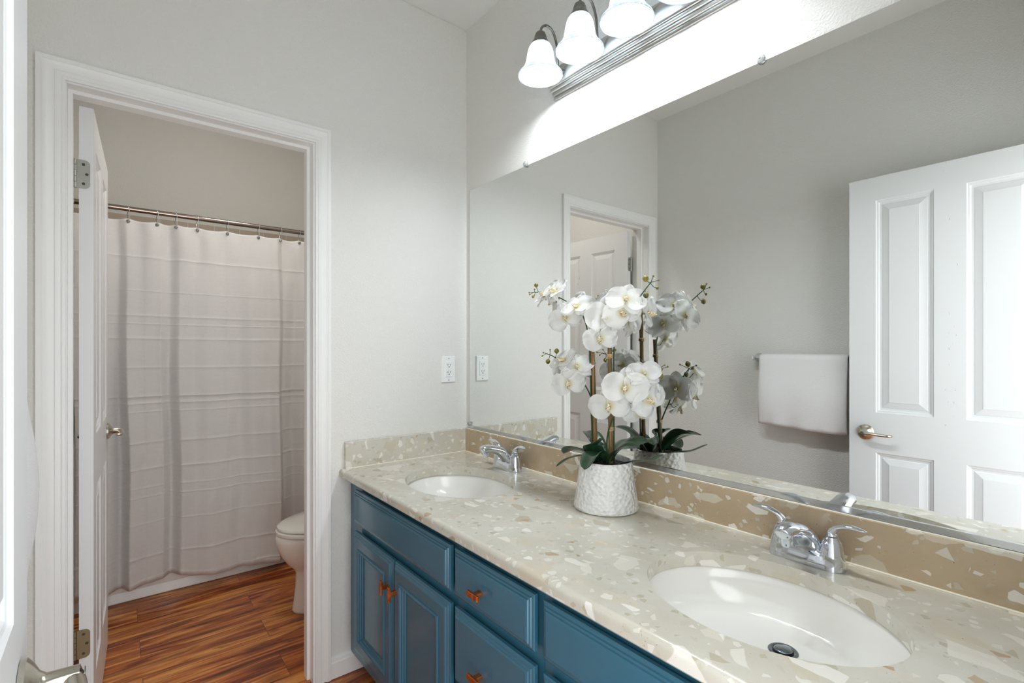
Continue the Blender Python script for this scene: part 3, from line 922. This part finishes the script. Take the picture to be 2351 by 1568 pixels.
def towel(name, mat, y0, y1, z, x, front_len, back_len, thick, bulge, label, seed):
    rnd = random.Random(seed)
    ph = [rnd.uniform(0, 6.28) for _ in range(6)]
    NU, NV = 40, 44
    # path down the back, over the bar, down the front (x,z) at parameter s
    R_ = 0.0075 + thick / 2 + 0.002
    def pos(s_, t_):
        # s_ in 0..1 across ; t_ in 0..1 along
        L0, L1, L2 = back_len, pi * R_, front_len
        d = t_ * (L0 + L1 + L2)
        y = y0 + (y1 - y0) * s_
        if d < L0:
            px, pz, nx, nz = x - R_, z - (L0 - d), -1, 0
            dn = (L0 - d) / L0
            wob = 0.002 * sin(9 * s_ * 2 + ph[0]) * dn
        elif d < L0 + L1:
            a = (d - L0) / R_
            px, pz, nx, nz = x - R_ * cos(a), z + R_ * sin(a), -cos(a), sin(a)
            wob = 0.0
        else:
            dn = (d - L0 - L1) / L2
            px, pz, nx, nz = x + R_, z - (d - L0 - L1), 1, 0
            wob = bulge * sin(pi * min(1, dn * 0.92) * 0.95) ** 1.5 * (1.0 + 0.2 * sin(5 * s_ + ph[1])) + 0.0022 * sin(14 * s_ + ph[2]) * dn + 0.004 * max(0, dn - 0.82) * sin(22 * s_ + ph[3]) * 5
            pz += 0.010 * s_ * dn * 0 + 0.006 * sin(4 * s_ + ph[4]) * dn * dn
        return Vector((px, y, pz)), Vector((nx, 0, nz)), wob
    front_s, back_s = [], []
    for i in range(NU + 1):
        fa, ba = [], []
        edge = min(i, NU - i)
        th = thick * (1.0 if edge >= 2 else (0.55 + 0.2 * edge))
        for j in range(NV + 1):
            p, n_v, wv = pos(i / NU, j / NV)
            ej = min(j, NV - j)
            tt = th * (1.0 if ej >= 1 else 0.6)
            hem = 0.0
            t_ = j / NV
            p = p + n_v * wv
            fa.append(p + n_v * (tt / 2))
            ba.append(p - n_v * (tt / 2))
        front_s.append(fa + ba[::-1])
    mb = MB().rings(front_s, True, True, True)
    o = mb.build(name, mat, smooth=True, loc=(x, (y0 + y1) / 2, z))
    return tag(o, label, 'towel')
towel('towel', 'terry_white', -1.098, -0.690, 1.222, -1.424, 0.352, 0.352, 0.013, 0.016, 'folded white terry towel hanging over the chrome bar, seen in the mirror', 3)
towel('towel', 'terry_olive', 0.34, 0.72, 1.205, -1.430, 0.42, 0.40, 0.012, 0.008, 'olive green towel glimpsed through the hinge gap of the toilet-room door', 5)

# ------------------------------------------------------------------ shower: tub, rod, hooks, curtain
tub = empty('bathtub', (-0.744, 1.59, 0), 'white bathtub with plain apron below the shower curtain', 'bathtub')
mb = MB()
x0, x1, y0, y1, zt = WL + 0.010, -0.010, 1.212, YB - 0.010, 0.385
mb.rings([[Vector(p) for p in q] for q in (
    [(x0, y0 + 0.004, 0.001), (x1, y0 + 0.004, 0.001), (x1, y1, 0.001), (x0, y1, 0.001)],
    [(x0, y0 + 0.012, 0.05), (x1, y0 + 0.012, 0.05), (x1, y1, 0.05), (x0, y1, 0.05)],
    [(x0, y0 + 0.012, 0.33), (x1, y0 + 0.012, 0.33), (x1, y1, 0.33), (x0, y1, 0.33)],
    [(x0, y0, 0.345), (x1, y0, 0.345), (x1, y1, 0.345), (x0, y1, 0.345)],
    [(x0, y0 + 0.006, zt), (x1, y0 + 0.006, zt), (x1, y1, zt), (x0, y1, zt)],
    [(x0 + 0.05, y0 + 0.085, zt), (x1 - 0.05, y0 + 0.085, zt), (x1 - 0.05, y1 - 0.05, zt), (x0 + 0.05, y1 - 0.05, zt)],
    [(x0 + 0.08, y0 + 0.10, 0.30), (x1 - 0.12, y0 + 0.10, 0.30), (x1 - 0.12, y1 - 0.07, 0.30), (x0 + 0.08, y1 - 0.07, 0.30)],
    [(x0 + 0.13, y0 + 0.15, 0.08), (x1 - 0.22, y0 + 0.15, 0.08), (x1 - 0.22, y1 - 0.12, 0.08), (x0 + 0.13, y1 - 0.12, 0.08)])])
mb.build('tub_shell', 'porcelain', tub, bevel=0.006, seg=2)
RY, RZ = 1.172, 1.9625
rod = empty('curtain_rod', (-0.744, RY, RZ), 'chrome shower curtain rod across the tub', 'curtain rod')
MB().tube([(WL + 0.003, RY, RZ), (-0.003, RY, RZ)], 0.0125, 20).build('pole', 'rod_steel', rod, smooth=True, autosm=50)
for (x, s_) in ((WL, 1), (0.0, -1)):
    MB().lathe([(0.0, 0.0004), (0.036, 0.0004), (0.036, 0.005), (0.031, 0.016), (0.022, 0.036), (0.0165, 0.055), (0.0130, 0.066)], (x, RY, RZ), (s_, 0, 0), 32).build('flange', 'rod_steel', rod, smooth=True, autosm=50)

HX = [-1.2236, -1.107, -1.0272, -0.9325, -0.7937, -0.6388, -0.5206, -0.4161, -0.335, -0.25]
HOOKN = ['first', 'second', 'third', 'fourth', 'fifth', 'sixth', 'seventh', 'eighth', 'ninth', 'tenth']
HZ = 1.900
HXL = [-1.462, -1.385, -1.300]
def curtain_y(x, zf):
    """zf 0 at top, 1 at bottom"""
    xs = [-1.470, -1.425, -1.375, -1.315, -1.262, -1.225, -1.160, -1.095, -1.055, -1.010, -0.950, -0.880, -0.800, -0.735, -0.670, -0.590, -0.540, -0.505, -0.450, -0.395, -0.330, -0.260, -0.200]
    ys = [0.010, -0.020, 0.016, -0.024, 0.006, -0.034, -0.020, -0.010, 0.018, -0.014, -0.016, -0.026, -0.018, -0.006, -0.020, -0.024, -0.036, 0.004, 0.018, -0.006, -0.030, 0.012, -0.02]
    sh = 0.018 * (zf - 0.3) * sin(2.1 * x + 1.0)
    a = interp(xs, ys, x + sh)
    return 1.65 * a * (0.28 + 0.80 * min(1.0, zf * 1.8)) 
def build_curtain():
    tucks = [597, 672, 727, 745, 778, 842, 906, 921, 940, 1008, 1066, 1107, 1128, 1186, 1260, 1318]
    tz = [1.965 - (v - 492) * 0.00226 for v in tucks]
    zs = []
    for k in range(70):
        zs.append(k / 69)
    zrows = sorted(set([round(z_, 5) for z_ in zs]))
    X0, X1, NX = -1.470, -0.200, 420
    ztop = lambda x: HZ + 0.013 - 0.010 * scallop(x)
    allh = sorted(HXL[:2] + HX)
    def scallop(x):
        best = 0
        for a, b in zip(allh[:-1], allh[1:]):
            if a <= x <= b:
                return sin(pi * (x - a) / (b - a)) * min(1.0, (b - a) / 0.12)
        return 0.3
    zbot = lambda x: interp([-1.47, -1.35, -1.25, -1.13, -1.03, -0.93, -0.80, -0.68, -0.55, -0.4, -0.2], [0.098, 0.085, 0.083, 0.096, 0.100, 0.082, 0.072, 0.072, 0.060, 0.045, 0.05], x)
    rows = []
    # rows in absolute z (fraction), plus rows for pintucks
    absz = [1.89 - (1.89 - 0.10) * k / 110 for k in range(111)]
    for z_ in tz:
        absz += [z_ + 0.0035, z_ + 0.0012, z_, z_ - 0.0030]
    absz = sorted(set(round(a, 5) for a in absz), reverse=True)
    grid = []
    for i in range(NX + 1):
        x = X0 + (X1 - X0) * i / NX
        zt_, zb_ = ztop(x), zbot(x)
        col_ = []
        fr_ = [None]
        zz = [zt_, zt_ - 0.008] + [min(z_, zt_ - 0.009 - 0.0001 * k) for k, z_ in enumerate(absz)] + [zb_ + 0.03, zb_ + 0.027, zb_]
        # keep bottom rows ordered
        for k, z_ in enumerate(zz):
            if k < len(zz) - 3: z_ = max(z_, zb_ + 0.031 + 0.00005 * (len(zz) - k))
            zf = (zt_ - z_) / (zt_ - zb_)
            y = curtain_y(x, zf)
            # droop folds radiating from the hooks
            if zf < 0.14:
                y += 0.006 * sin(55 * x + 3) * (1 - zf / 0.14) * min(1, zf * 30)
            y += 0.0045 * sin(17 * x + 2.2 * z_) + 0.0022 * sin(31 * x + 5 * z_) + 0.0010 * sin(67 * x - 13 * z_)
            y += 0.007 * sin(46 * x + 6 * zf) * math.exp(-((zf - 0.06) / 0.09) ** 2)
            tk = 0.0
            for q in tz:
                dd = z_ - q
                if -0.0028 < dd < 0.0034:
                    tk = -0.0014
            if k == len(zz) - 2: tk = -0.001
            xx = x + 0.004 * sin(6 * z_ + 2 * x)
            # sag of the pintuck lines towards the right as fabric is pulled
            col_.append(Vector((xx, RY + y + tk, z_ + 0.010 * (zf > 0.02) * sin(4.2 * x + 1.2) * zf)))
        grid.append(col_)
    NR = len(grid[0])
    mb = MB()
    vs = [p for c in grid for p in c]
    fs = []
    for i in range(NX):
        for j in range(NR - 1):
            a = i * NR + j
            fs.append((a, a + NR, a + NR + 1, a + 1))
    mb.add(vs, fs)
    return mb, grid, X0, X1, NX
mbc, grid, X0, X1, NX = build_curtain()
cur = mbc.build('shower_curtain', 'curtain_fabric', smooth=True, loc=(-0.83, RY, 1.9))
so = cur.modifiers.new('t', 'SOLIDIFY'); so.thickness = 0.0012
tag(cur, 'white fabric shower curtain with horizontal pintucks hanging from the rod', 'shower curtain')
def hook(x, label):
    r = empty('curtain_hook', (x, RY, RZ), label, 'curtain hook', 'hooks on the shower curtain rod')
    i = int(round((x - X0) / (X1 - X0) * NX))
    yy = grid[i][1].y - 0.004
    zc = HZ - 0.002
    rr = 0.0150
    pts = []
    for k in range(15):
        a = radians(200 - k * 16.5)
        pts.append((x, RY + rr * cos(a), RZ + rr * sin(a)))
    pts = [(x + 0.004, RY - 0.006, zc + 0.012), (x + 0.003, RY - 0.013, RZ - 0.02)] + pts[2:]
    pts = [(x + 0.0035, yy, zc + 0.004)] + [(x + 0.004, RY - 0.0165, RZ - 0.012)] + [(x + 0.002, RY + rr * cos(radians(a)), RZ + rr * sin(radians(a))) for a in (170, 145, 120, 90, 60, 30, 0)] + [(x - 0.003, RY + 0.008, RZ - 0.03), (x - 0.003, yy, zc + 0.006)]
    MB().tube(bez(pts, 4), 0.0013, 8).build('wire', 'chrome', r, smooth=True)
    MB().lathe([(0.0036, -0.0012), (0.0072, -0.0012), (0.0078, 0.0008), (0.0070, 0.0020), (0.0036, 0.0022)], (x, yy, zc), (0, -1, 0), 20).build('eyelet', 'nickel_dark', r, smooth=True)
for x, nm in zip(HX[:8], HOOKN):
    hook(x, 'chrome wire shower curtain hook, %s visible from the left on the rod' % nm)

# ------------------------------------------------------------------ toilet
TY = 0.600
toi = empty('toilet', (-0.40, TY, 0), 'white toilet with closed lid partly hidden behind the door casing', 'toilet')
def oval(xf, xb, hw, z, n=40, e=1.0):
    cxm = xb - hw * 1.0
    pts = []
    for k in range(n):
        a = 2 * pi * k / n
        c_, s_ = cos(a), sin(a)
        # front half long ellipse, rear half shorter
        mid = xf + (xb - xf) * 0.60
        ax = (mid - xf) if c_ < 0 else (xb - mid)
        pts.append(Vector((mid + ax * c_, TY + hw * s_, z)))
    return pts
mb = MB()
lv = [(-0.605, -0.16, 0.108, 0.001), (-0.607, -0.16, 0.110, 0.012), (-0.600, -0.16, 0.102, 0.05), (-0.592, -0.15, 0.094, 0.12), (-0.590, -0.14, 0.092, 0.185), (-0.598, -0.13, 0.102, 0.205),
      (-0.628, -0.11, 0.132, 0.235), (-0.655, -0.10, 0.156, 0.275), (-0.672, -0.09, 0.172, 0.315), (-0.680, -0.08, 0.180, 0.350), (-0.681, -0.08, 0.182, 0.372), (-0.676, -0.08, 0.179, 0.381), (-0.64, -0.10, 0.15, 0.383)]
mb.rings([oval(*a[:3], a[3]) for a in lv])
mb.build('bowl', 'porcelain_cream', toi, smooth=True)
mb = MB().rings([oval(-0.672, -0.235, 0.176, 0.3855), oval(-0.678, -0.232, 0.181, 0.389), oval(-0.679, -0.230, 0.182, 0.401), oval(-0.674, -0.232, 0.178, 0.4055)])
mb.build('seat', 'porcelain_cream', toi, smooth=True, autosm=50)
mb = MB().rings([oval(-0.668, -0.235, 0.172, 0.4085), oval(-0.674, -0.230, 0.178, 0.412), oval(-0.673, -0.230, 0.177, 0.421), oval(-0.655, -0.235, 0.164, 0.4285), oval(-0.56, -0.27, 0.10, 0.4325)])
mb.build('lid', 'porcelain_cream', toi, smooth=True, autosm=60)
tk = MB().box(-0.205, -0.012, TY - 0.225, TY + 0.225, 0.385, 0.715).build('tank', 'porcelain_cream', toi, bevel=0.02, seg=4)
MB().box(-0.215, -0.008, TY - 0.233, TY + 0.233, 0.716, 0.750).build('tank_lid', 'porcelain_cream', toi, bevel=0.012, seg=3)
MB().tube([(-0.206, TY - 0.17, 0.66), (-0.222, TY - 0.17, 0.66), (-0.226, TY - 0.13, 0.652), (-0.226, TY - 0.10, 0.650)], 0.005, 10).build('flush_lever', 'chrome', toi, smooth=True)

# toilet-room ceiling lamp
cl = empty('ceiling_lamp', (-0.66, 0.62, CE), 'round frosted dome lamp on the toilet-room ceiling', 'ceiling lamp')
MB().lathe([(0.0, -0.0005), (0.150, -0.0005), (0.150, -0.020), (0.140, -0.024), (0.0, -0.024)], (-0.66, 0.62, CE), (0, 0, 1), 40).build('lamp_base', 'brushed_nickel', cl, smooth=True, autosm=40)
MB().lathe([(0.135, -0.0245), (0.133, -0.045), (0.110, -0.072), (0.07, -0.088), (0.03, -0.094), (0.0, -0.095)], (-0.66, 0.62, CE), (0, 0, 1), 40).build('dome', 'dome_glow', cl, smooth=True)

# ------------------------------------------------------------------ potted orchid
PC = Vector((-0.137, -0.957, CT))
orc = empty('potted_orchid', PC, 'white silk orchid on bamboo stakes in a hammered white pot on the countertop', 'potted plant')
z0 = CT + 0.0005
o_ = [(0.0, 0.0), (0.088, 0.0), (0.0940, 0.002), (0.0955, 0.006), (0.0940, 0.014), (0.0895, 0.040), (0.0845, 0.075), (0.0800, 0.110), (0.0772, 0.134), (0.0762, 0.139), (0.0740, 0.1405), (0.0720, 0.138), (0.0730, 0.128), (0.0770, 0.100)]
MB().lathe(o_, (PC.x, PC.y, z0), (0, 0, 1), 72).build('pot', 'pot_glaze', orc, smooth=True, autosm=50)
rnd = random.Random(4)
mb = MB()
rs = []
for k, rr in enumerate((0.0732, 0.06, 0.04, 0.02, 0.004)):
    rs.append([Vector((PC.x + rr * cos(2 * pi * j / 30), PC.y + rr * sin(2 * pi * j / 30), z0 + 0.123 + 0.006 * rnd.random() + 0.001 * k)) for j in range(30)])
mb.rings(rs, True, False, True)
mb.build('soil', 'bark_soil', orc)
A0, A1 = Vector((-0.125, -0.907, 0.925)), Vector((-0.1295, -0.891, 1.397))
B0, B1 = Vector((-0.131, -0.971, 0.925)), Vector((-0.118, -0.955, 1.302))
def stake(a, b, r_):
    mb = MB()
    n = 25
    pts, rad = [], []
    for i in range(n):
        f = i / (n - 1)
        pts.append(a.lerp(b, f))
        rad.append(r_ * (1.0 - 0.12 * f) * (1.10 if i % 6 == 3 else 1.0))
    mb.tube(pts, rad, 14)
    return mb.build('bamboo_stake', 'bamboo', orc, smooth=True, autosm=50)
stake(A0, A1, 0.0072)
stake(B0, B1, 0.0072)
def tie(a, b, f):
    p = a.lerp(b, f)
    mb = MB()
    for k in range(4):
        mb.lathe([(0.0086, -0.0012), (0.0100, 0.0), (0.0086, 0.0012)], (p.x, p.y, p.z + (k - 1.5) * 0.0028), (0.1 * (k - 1.5), 0.05, 1), 16)
    mb.tube([(p.x - 0.009, p.y, p.z), (p.x - 0.014, p.y + 0.006, p.z - 0.012)], 0.0009, 6)
    mb.build('raffia_tie', 'raffia', orc)
tie(A0, A1, 0.80); tie(B0, B1, 0.86); tie(B0, B1, 0.29)

def stem(pts, r0=0.0026, r1=0.0014, n=8):
    P = bez(pts, n)
    m = len(P)
    return P, MB().tube(P, [r0 + (r1 - r0) * i / m for i in range(m)], 8)
def bud(p, r_, d=(0, 0, 1)):
    return MB().lathe([(0.0, -1.15 * r_), (0.55 * r_, -0.85 * r_), (0.95 * r_, -0.25 * r_), (0.98 * r_, 0.25 * r_), (0.6 * r_, 0.85 * r_), (0.12 * r_, 1.15 * r_)], p, d, 14, cap0=False, cap1=True)

def petal(L, W, cup, tipcurl, rt, tilt, rnd_, power=0.5):
    """grid petal along +X in local frame, facing +Z; rt rotates in-plane"""
    NU, NV = 14, 12
    vs, fs = [], []
    ph = rnd_.uniform(0, 6)
    for i in range(NU + 1):
        u = i / NU
        half = W / 2 * (max(0.0, sin(pi * min(1, u * 0.93 + 0.05))) ** power) * (1 if u < 0.999 else 0.35)
        if i == 0: half = W * 0.07
        for j in range(NV + 1):
            v = (j / NV * 2 - 1)
            x = L * u - abs(v) ** 3 * L * 0.03
            y = half * v
            z = cup * (v * v) * W * 0.5 + tipcurl * L * u * u + 0.0026 * sin(6 * v + ph) * u + 0.0015 * sin(10 * u + ph) + 0.0018 * sin(13 * v + 5 * u + ph) * u * abs(v)
            vs.append(Vector((x, y, z)))
        
    for i in range(NU):
        for j in range(NV):
            a = i * (NV + 1) + j
            fs.append((a, a + NV + 1, a + NV + 2, a + 1))
    M = Matrix.Rotation(rt, 4, 'Z') @ Matrix.Rotation(-tilt, 4, 'Y')
    return [M @ v for v in vs], fs

def flower_meshes(seed):
    rnd_ = random.Random(seed)
    mb = MB()
    q = lambda a: rnd_.uniform(-a, a)
    for (rt, L, W, cup, tc, tilt, pw) in [
        (pi / 2 + q(.1), 0.047, 0.036, 0.12 + q(.1), -0.12 + q(.15), 0.10 + q(.1), 0.55),      # dorsal sepal (local +Y is up)
        (radians(215) + q(.1), 0.046, 0.034, 0.10, -0.10 + q(.15), 0.05 + q(.1), 0.55),
        (radians(325) + q(.1), 0.046, 0.034, 0.10, -0.10 + q(.15), 0.05 + q(.1), 0.55)]:
        vs, fs = petal(L, W, cup, tc, rt, tilt, rnd_, pw)
        mb.add([v + Vector((0, 0, -0.0015)) for v in vs], fs)
    for (rt, L, W, cup, tc, tilt) in [(radians(8) + q(.12), 0.052, 0.062, 0.16 + q(.1), -0.16 + q(.12), 0.18 + q(.1)), (radians(172) + q(.12), 0.052, 0.062, 0.16 + q(.1), -0.16 + q(.12), 0.18 + q(.1))]:
        vs, fs = petal(L, W, cup, tc, rt, tilt, rnd_, 0.45)
        mb.add([v + Vector((0, 0, 0.0015)) for v in vs], fs)
    lipm = MB()
    # three-lobed lip with column
    for (rt, L, W, cup, tc, tilt, off) in [(-pi / 2, 0.022, 0.012, 0.9, 0.2, 0.75, (0, 0, 0.002)), (radians(20), 0.013, 0.012, 0.6, 0.6, 1.1, (0.002, -0.003, 0.002)), (radians(160), 0.013, 0.012, 0.6, 0.6, 1.1, (-0.002, -0.003, 0.002))]:
        vs, fs = petal(L, W, cup, tc, rt, tilt, rnd_, 0.6)
        lipm.add([v + Vector(off) for v in vs], fs)
    lipm.tube([(0, 0.002, 0.0), (0, 0.003, 0.006), (0, 0.001, 0.011)], [0.0035, 0.004, 0.0028], 10)
    return mb, lipm
FM = []
for sd in (11, 22, 33, 44):
    a, b = flower_meshes(sd)
    oa = a.build('flower', 'petal_white', orc, local=True, smooth=True)
    ob = b.build('flower_lip', 'petal_lip', oa, local=True, smooth=True)
    FM.append([oa, ob, False])
FN = 0
def flower(p, face, roll=0.0, scale=1.0):
    scale *= 1.17
    """flower at world point p facing direction face"""
    global FN
    src = FM[FN % 4]
    FN += 1
    if src[2]:
        o = src[0].copy(); COL.objects.link(o); o.parent = orc
        l_ = src[1].copy(); COL.objects.link(l_); l_.parent = o
    else:
        o = src[0]; src[2] = True
    zax = Vector(face).normalized()
    up = Vector((0, 0, 1))
    yax = (up - zax * up.dot(zax)).normalized()
    xax = yax.cross(zax)
    M = Matrix((xax, yax, zax)).transposed().to_4x4() @ Matrix.Rotation(roll, 4, 'Z')
    M.translation = Vector(p) - PC
    o.matrix_local = Matrix.Translation(Vector(p) - PC) @ M.to_3x3().to_4x4() @ Matrix.Scale(scale, 4)

def spray(pts, flowers, buds, tips):
    P, mb = stem(pts)
    for (p, f, roll, sc) in flowers:
        p = Vector(p)
        # pedicel from nearest stem point lower down to the back of the flower
        q = min(P, key=lambda s_: (s_ - (p - Vector((0, 0, 0.02)))).length)
        back = p - Vector(f).normalized() * 0.006
        mid = q.lerp(back, 0.55) + Vector((0, 0, -0.010))
        mb.tube(bez([q, mid, back], 5), 0.0012, 6)
    for (p, r_) in buds:
        p = Vector(p)
        q = min(P, key=lambda s_: (s_ - p).length)
        mb.tube(bez([q, q.lerp(p, 0.5) + Vector((0, 0, -0.004)), p], 4), 0.0010, 6)
    for (p, q) in tips:
        mb.tube([Vector(q), Vector(p)], 0.0009, 6)
    mb.build('flower_stem', 'stem_green', orc, smooth=True)
    for (p, r_) in buds + [(p, 0.0028) for p, q in tips]:
        bud(Vector(p), r_, (0.2, 0.2, 1)).build('bud', 'bud_green', orc, smooth=True)
    for (p, f, roll, sc) in flowers:
        flower(p, f, roll, sc)

# upper spray on the tall stake, heading away from the camera
spray([(-0.1325, -0.901, 0.93), (-0.1345, -0.896, 1.10), (-0.137, -0.888, 1.30), (-0.142, -0.860, 1.385), (-0.150, -0.800, 1.425), (-0.165, -0.730, 1.455), (-0.172, -0.672, 1.462)],
      [((-0.168, -0.728, 1.447), (-0.55, 0.30, 0.55), 0.3, 0.95), ((-0.178, -0.785, 1.452), (-0.75, 0.10, 0.60), -0.2, 1.0), ((-0.172, -0.872, 1.398), (-0.75, -0.10, 0.65), 0.1, 0.95), ((-0.176, -0.828, 1.368), (-0.80, -0.55, 0.10), 0.4, 0.95), ((-0.150, -0.752, 1.425), (-0.3, 0.6, -0.1), 0.9, 0.9), ((-0.120, -0.850, 1.405), (0.6, -0.1, 0.2), 0.4, 0.95)],
      [((-0.180, -0.693, 1.4824), 0.0072), ((-0.180, -0.6776, 1.446), 0.0050)],
      [((-0.1745, -0.651, 1.462), (-0.172, -0.672, 1.462)), ((-0.1765, -0.656, 1.455), (-0.172, -0.672, 1.462)), ((-0.165, -0.668, 1.472), (-0.172, -0.676, 1.462))])
# upper spray on the short stake, heading towards the camera
spray([(-0.122, -0.975, 0.93), (-0.116, -0.970, 1.10), (-0.110, -0.965, 1.26), (-0.112, -0.975, 1.32), (-0.120, -1.010, 1.365), (-0.128, -1.055, 1.400), (-0.136, -1.100, 1.438), (-0.139, -1.117, 1.452)],
      [((-0.168, -0.990, 1.364), (-0.85, -0.50, 0.10), 0.1, 1.12), ((-0.158, -1.048, 1.408), (-0.70, -0.60, 0.45), -0.2, 0.98), ((-0.165, -0.962, 1.303), (-0.80, -0.30, -0.25), 0.2, 0.95), ((-0.152, -1.028, 1.372), (-0.60, -0.80, 0.1), 0.5, 1.0), ((-0.158, -0.945, 1.345), (-0.7, 0.4, 0.1), -0.4, 0.95),
       ((-0.100, -1.040, 1.405), (0.6, -0.45, 0.3), 0.2, 0.95), ((-0.092, -1.005, 1.350), (0.7, -0.3, 0.1), -0.3, 1.0), ((-0.098, -1.075, 1.372), (0.3, -0.8, 0.1), 0.7, 0.9)],
      [((-0.150, -1.1076, 1.4618), 0.0085), ((-0.150, -1.109, 1.4168), 0.0080), ((-0.128, -1.130, 1.436), 0.0042)],
      [((-0.139, -1.125, 1.468), (-0.139, -1.117, 1.452)), ((-0.134, -1.138, 1.456), (-0.139, -1.117, 1.452))])
# lower spray on the tall stake
spray([(-0.118, -0.900, 0.93), (-0.118, -0.897, 1.02), (-0.124, -0.888, 1.115), (-0.136, -0.855, 1.175), (-0.145, -0.800, 1.215), (-0.148, -0.745, 1.245), (-0.145, -0.705, 1.255)],
      [((-0.165, -0.808, 1.232), (-0.65, 0.15, 0.65), 0.0, 0.98), ((-0.158, -0.862, 1.215), (-0.7, -0.3, 0.55), 0.3, 0.92), ((-0.166, -0.832, 1.165), (-0.85, -0.45, -0.15), 0.2, 0.98), ((-0.135, -0.770, 1.195), (-0.3, 0.7, 0.1), 0.5, 0.9), ((-0.112, -0.830, 1.215), (0.7, 0.0, 0.3), 0.3, 0.9)],
      [((-0.150, -0.7598, 1.2639), 0.0082), ((-0.150, -0.718, 1.2289), 0.0080)],
      [((-0.141, -0.685, 1.258), (-0.145, -0.705, 1.255)), ((-0.150, -0.690, 1.247), (-0.145, -0.705, 1.255)), ((-0.138, -0.716, 1.268), (-0.147, -0.725, 1.250))])
# lower spray on the short stake
spray([(-0.139, -0.966, 0.93), (-0.137, -0.964, 1.02), (-0.132, -1.000, 1.10), (-0.122, -1.035, 1.155), (-0.105, -1.070, 1.190), (-0.085, -1.100, 1.212)],
      [((-0.172, -1.000, 1.110), (-0.85, -0.45, -0.15), 0.2, 1.05), ((-0.165, -1.052, 1.163), (-0.85, -0.55, 0.05), -0.1, 1.12), ((-0.135, -1.090, 1.200), (-0.50, -0.60, 0.6), 0.1, 0.85), ((-0.115, -1.090, 1.128), (-0.25, -0.9, 0.0), 0.6, 0.95), ((-0.105, -1.050, 1.090), (-0.3, -0.75, -0.5), 0.3, 0.8), ((-0.080, -1.060, 1.150), (0.75, -0.35, 0.0), 0.0, 1.0)],
      [((-0.095, -1.090, 1.225), 0.0082), ((-0.085, -1.112, 1.214), 0.0050), ((-0.070, -1.100, 1.195), 0.0075)],
      [((-0.045, -1.095, 1.225), (-0.085, -1.100, 1.212)), ((-0.078, -1.128, 1.222), (-0.085, -1.100, 1.212))])

def leaf(pts, W, curl=0.25, twist=0.0):
    P = bez(pts, 7)
    n = len(P)
    rings = []
    for i, p in enumerate(P):
        d = (P[min(i + 1, n - 1)] - P[max(i - 1, 0)]).normalized()
        side = d.cross(Vector((0, 0, 1)))
        if side.length < 1e-3: side = Vector((1, 0, 0))
        side.normalize()
        side = Matrix.Rotation(twist, 3, d) @ side
        nrm = side.cross(d).normalized()
        u = i / (n - 1)
        hw = W / 2 * ((0.22 + 0.78 * sin(pi / 2 * u / 0.68)) if u < 0.68 else max(0.06, math.sqrt(max(0, 1 - ((u - 0.68) / 0.32) ** 2))))
        up_, dn = [], []
        for j in range(7):
            v = j / 3 - 1
            lift = abs(v) * curl * hw
            up_.append(p + side * (hw * v) + nrm * (lift + 0.0010 * (1 - abs(v)) + 0.0002))
            dn.append(p + side * (hw * v) + nrm * (lift - 0.0008 * (1 - abs(v)) - 0.0002))
        rings.append(up_ + dn[::-1])
    return MB().rings(rings)
C0 = (-0.134, -0.938, 0.934)
for pts, W, curl, tw in [
    ([(-0.140, -0.925, 0.930), (-0.160, -0.895, 0.946), (-0.185, -0.855, 0.936), (-0.203, -0.814, 0.906)], 0.028, 0.25, 0.1),
    ([(-0.135, -0.918, 0.930), (-0.150, -0.890, 0.953), (-0.162, -0.850, 0.958), (-0.166, -0.808, 0.940)], 0.052, 0.3, 0.25),
    ([(-0.140, -0.930, 0.930), (-0.158, -0.932, 0.955), (-0.168, -0.945, 0.985), (-0.160, -0.962, 1.006)], 0.062, 0.3, 0.0),
    ([(-0.140, -0.958, 0.932), (-0.172, -0.962, 0.968), (-0.208, -0.964, 0.964), (-0.238, -0.966, 0.930)], 0.050, 0.25, 0.1),
    ([(-0.128, -0.968, 0.930), (-0.130, -0.998, 0.972), (-0.124, -1.040, 1.002), (-0.114, -1.088, 1.012)], 0.042, 0.3, 0.5),
    ([(-0.145, -0.966, 0.932), (-0.160, -1.005, 0.972), (-0.166, -1.050, 0.998), (-0.160, -1.095, 1.004)], 0.036, 0.3, 0.4),
    ([(-0.115, -0.930, 0.930), (-0.104, -0.905, 0.962), (-0.092, -0.865, 0.992), (-0.079, -0.822, 1.004)], 0.050, 0.3, 0.0),
    ([(-0.105, -0.945, 0.932), (-0.080, -0.955, 0.972), (-0.060, -0.975, 0.985), (-0.045, -1.005, 0.972)], 0.050, 0.3, 0.0),
    ([(-0.105, -0.980, 0.930), (-0.098, -1.040, 0.948), (-0.102, -1.095, 0.960), (-0.118, -1.140, 0.986)], 0.022, 0.3, 0.0)]:
    leaf(pts, W * 1.15, curl, tw).build('leaf', 'leaf_green', orc, smooth=True)
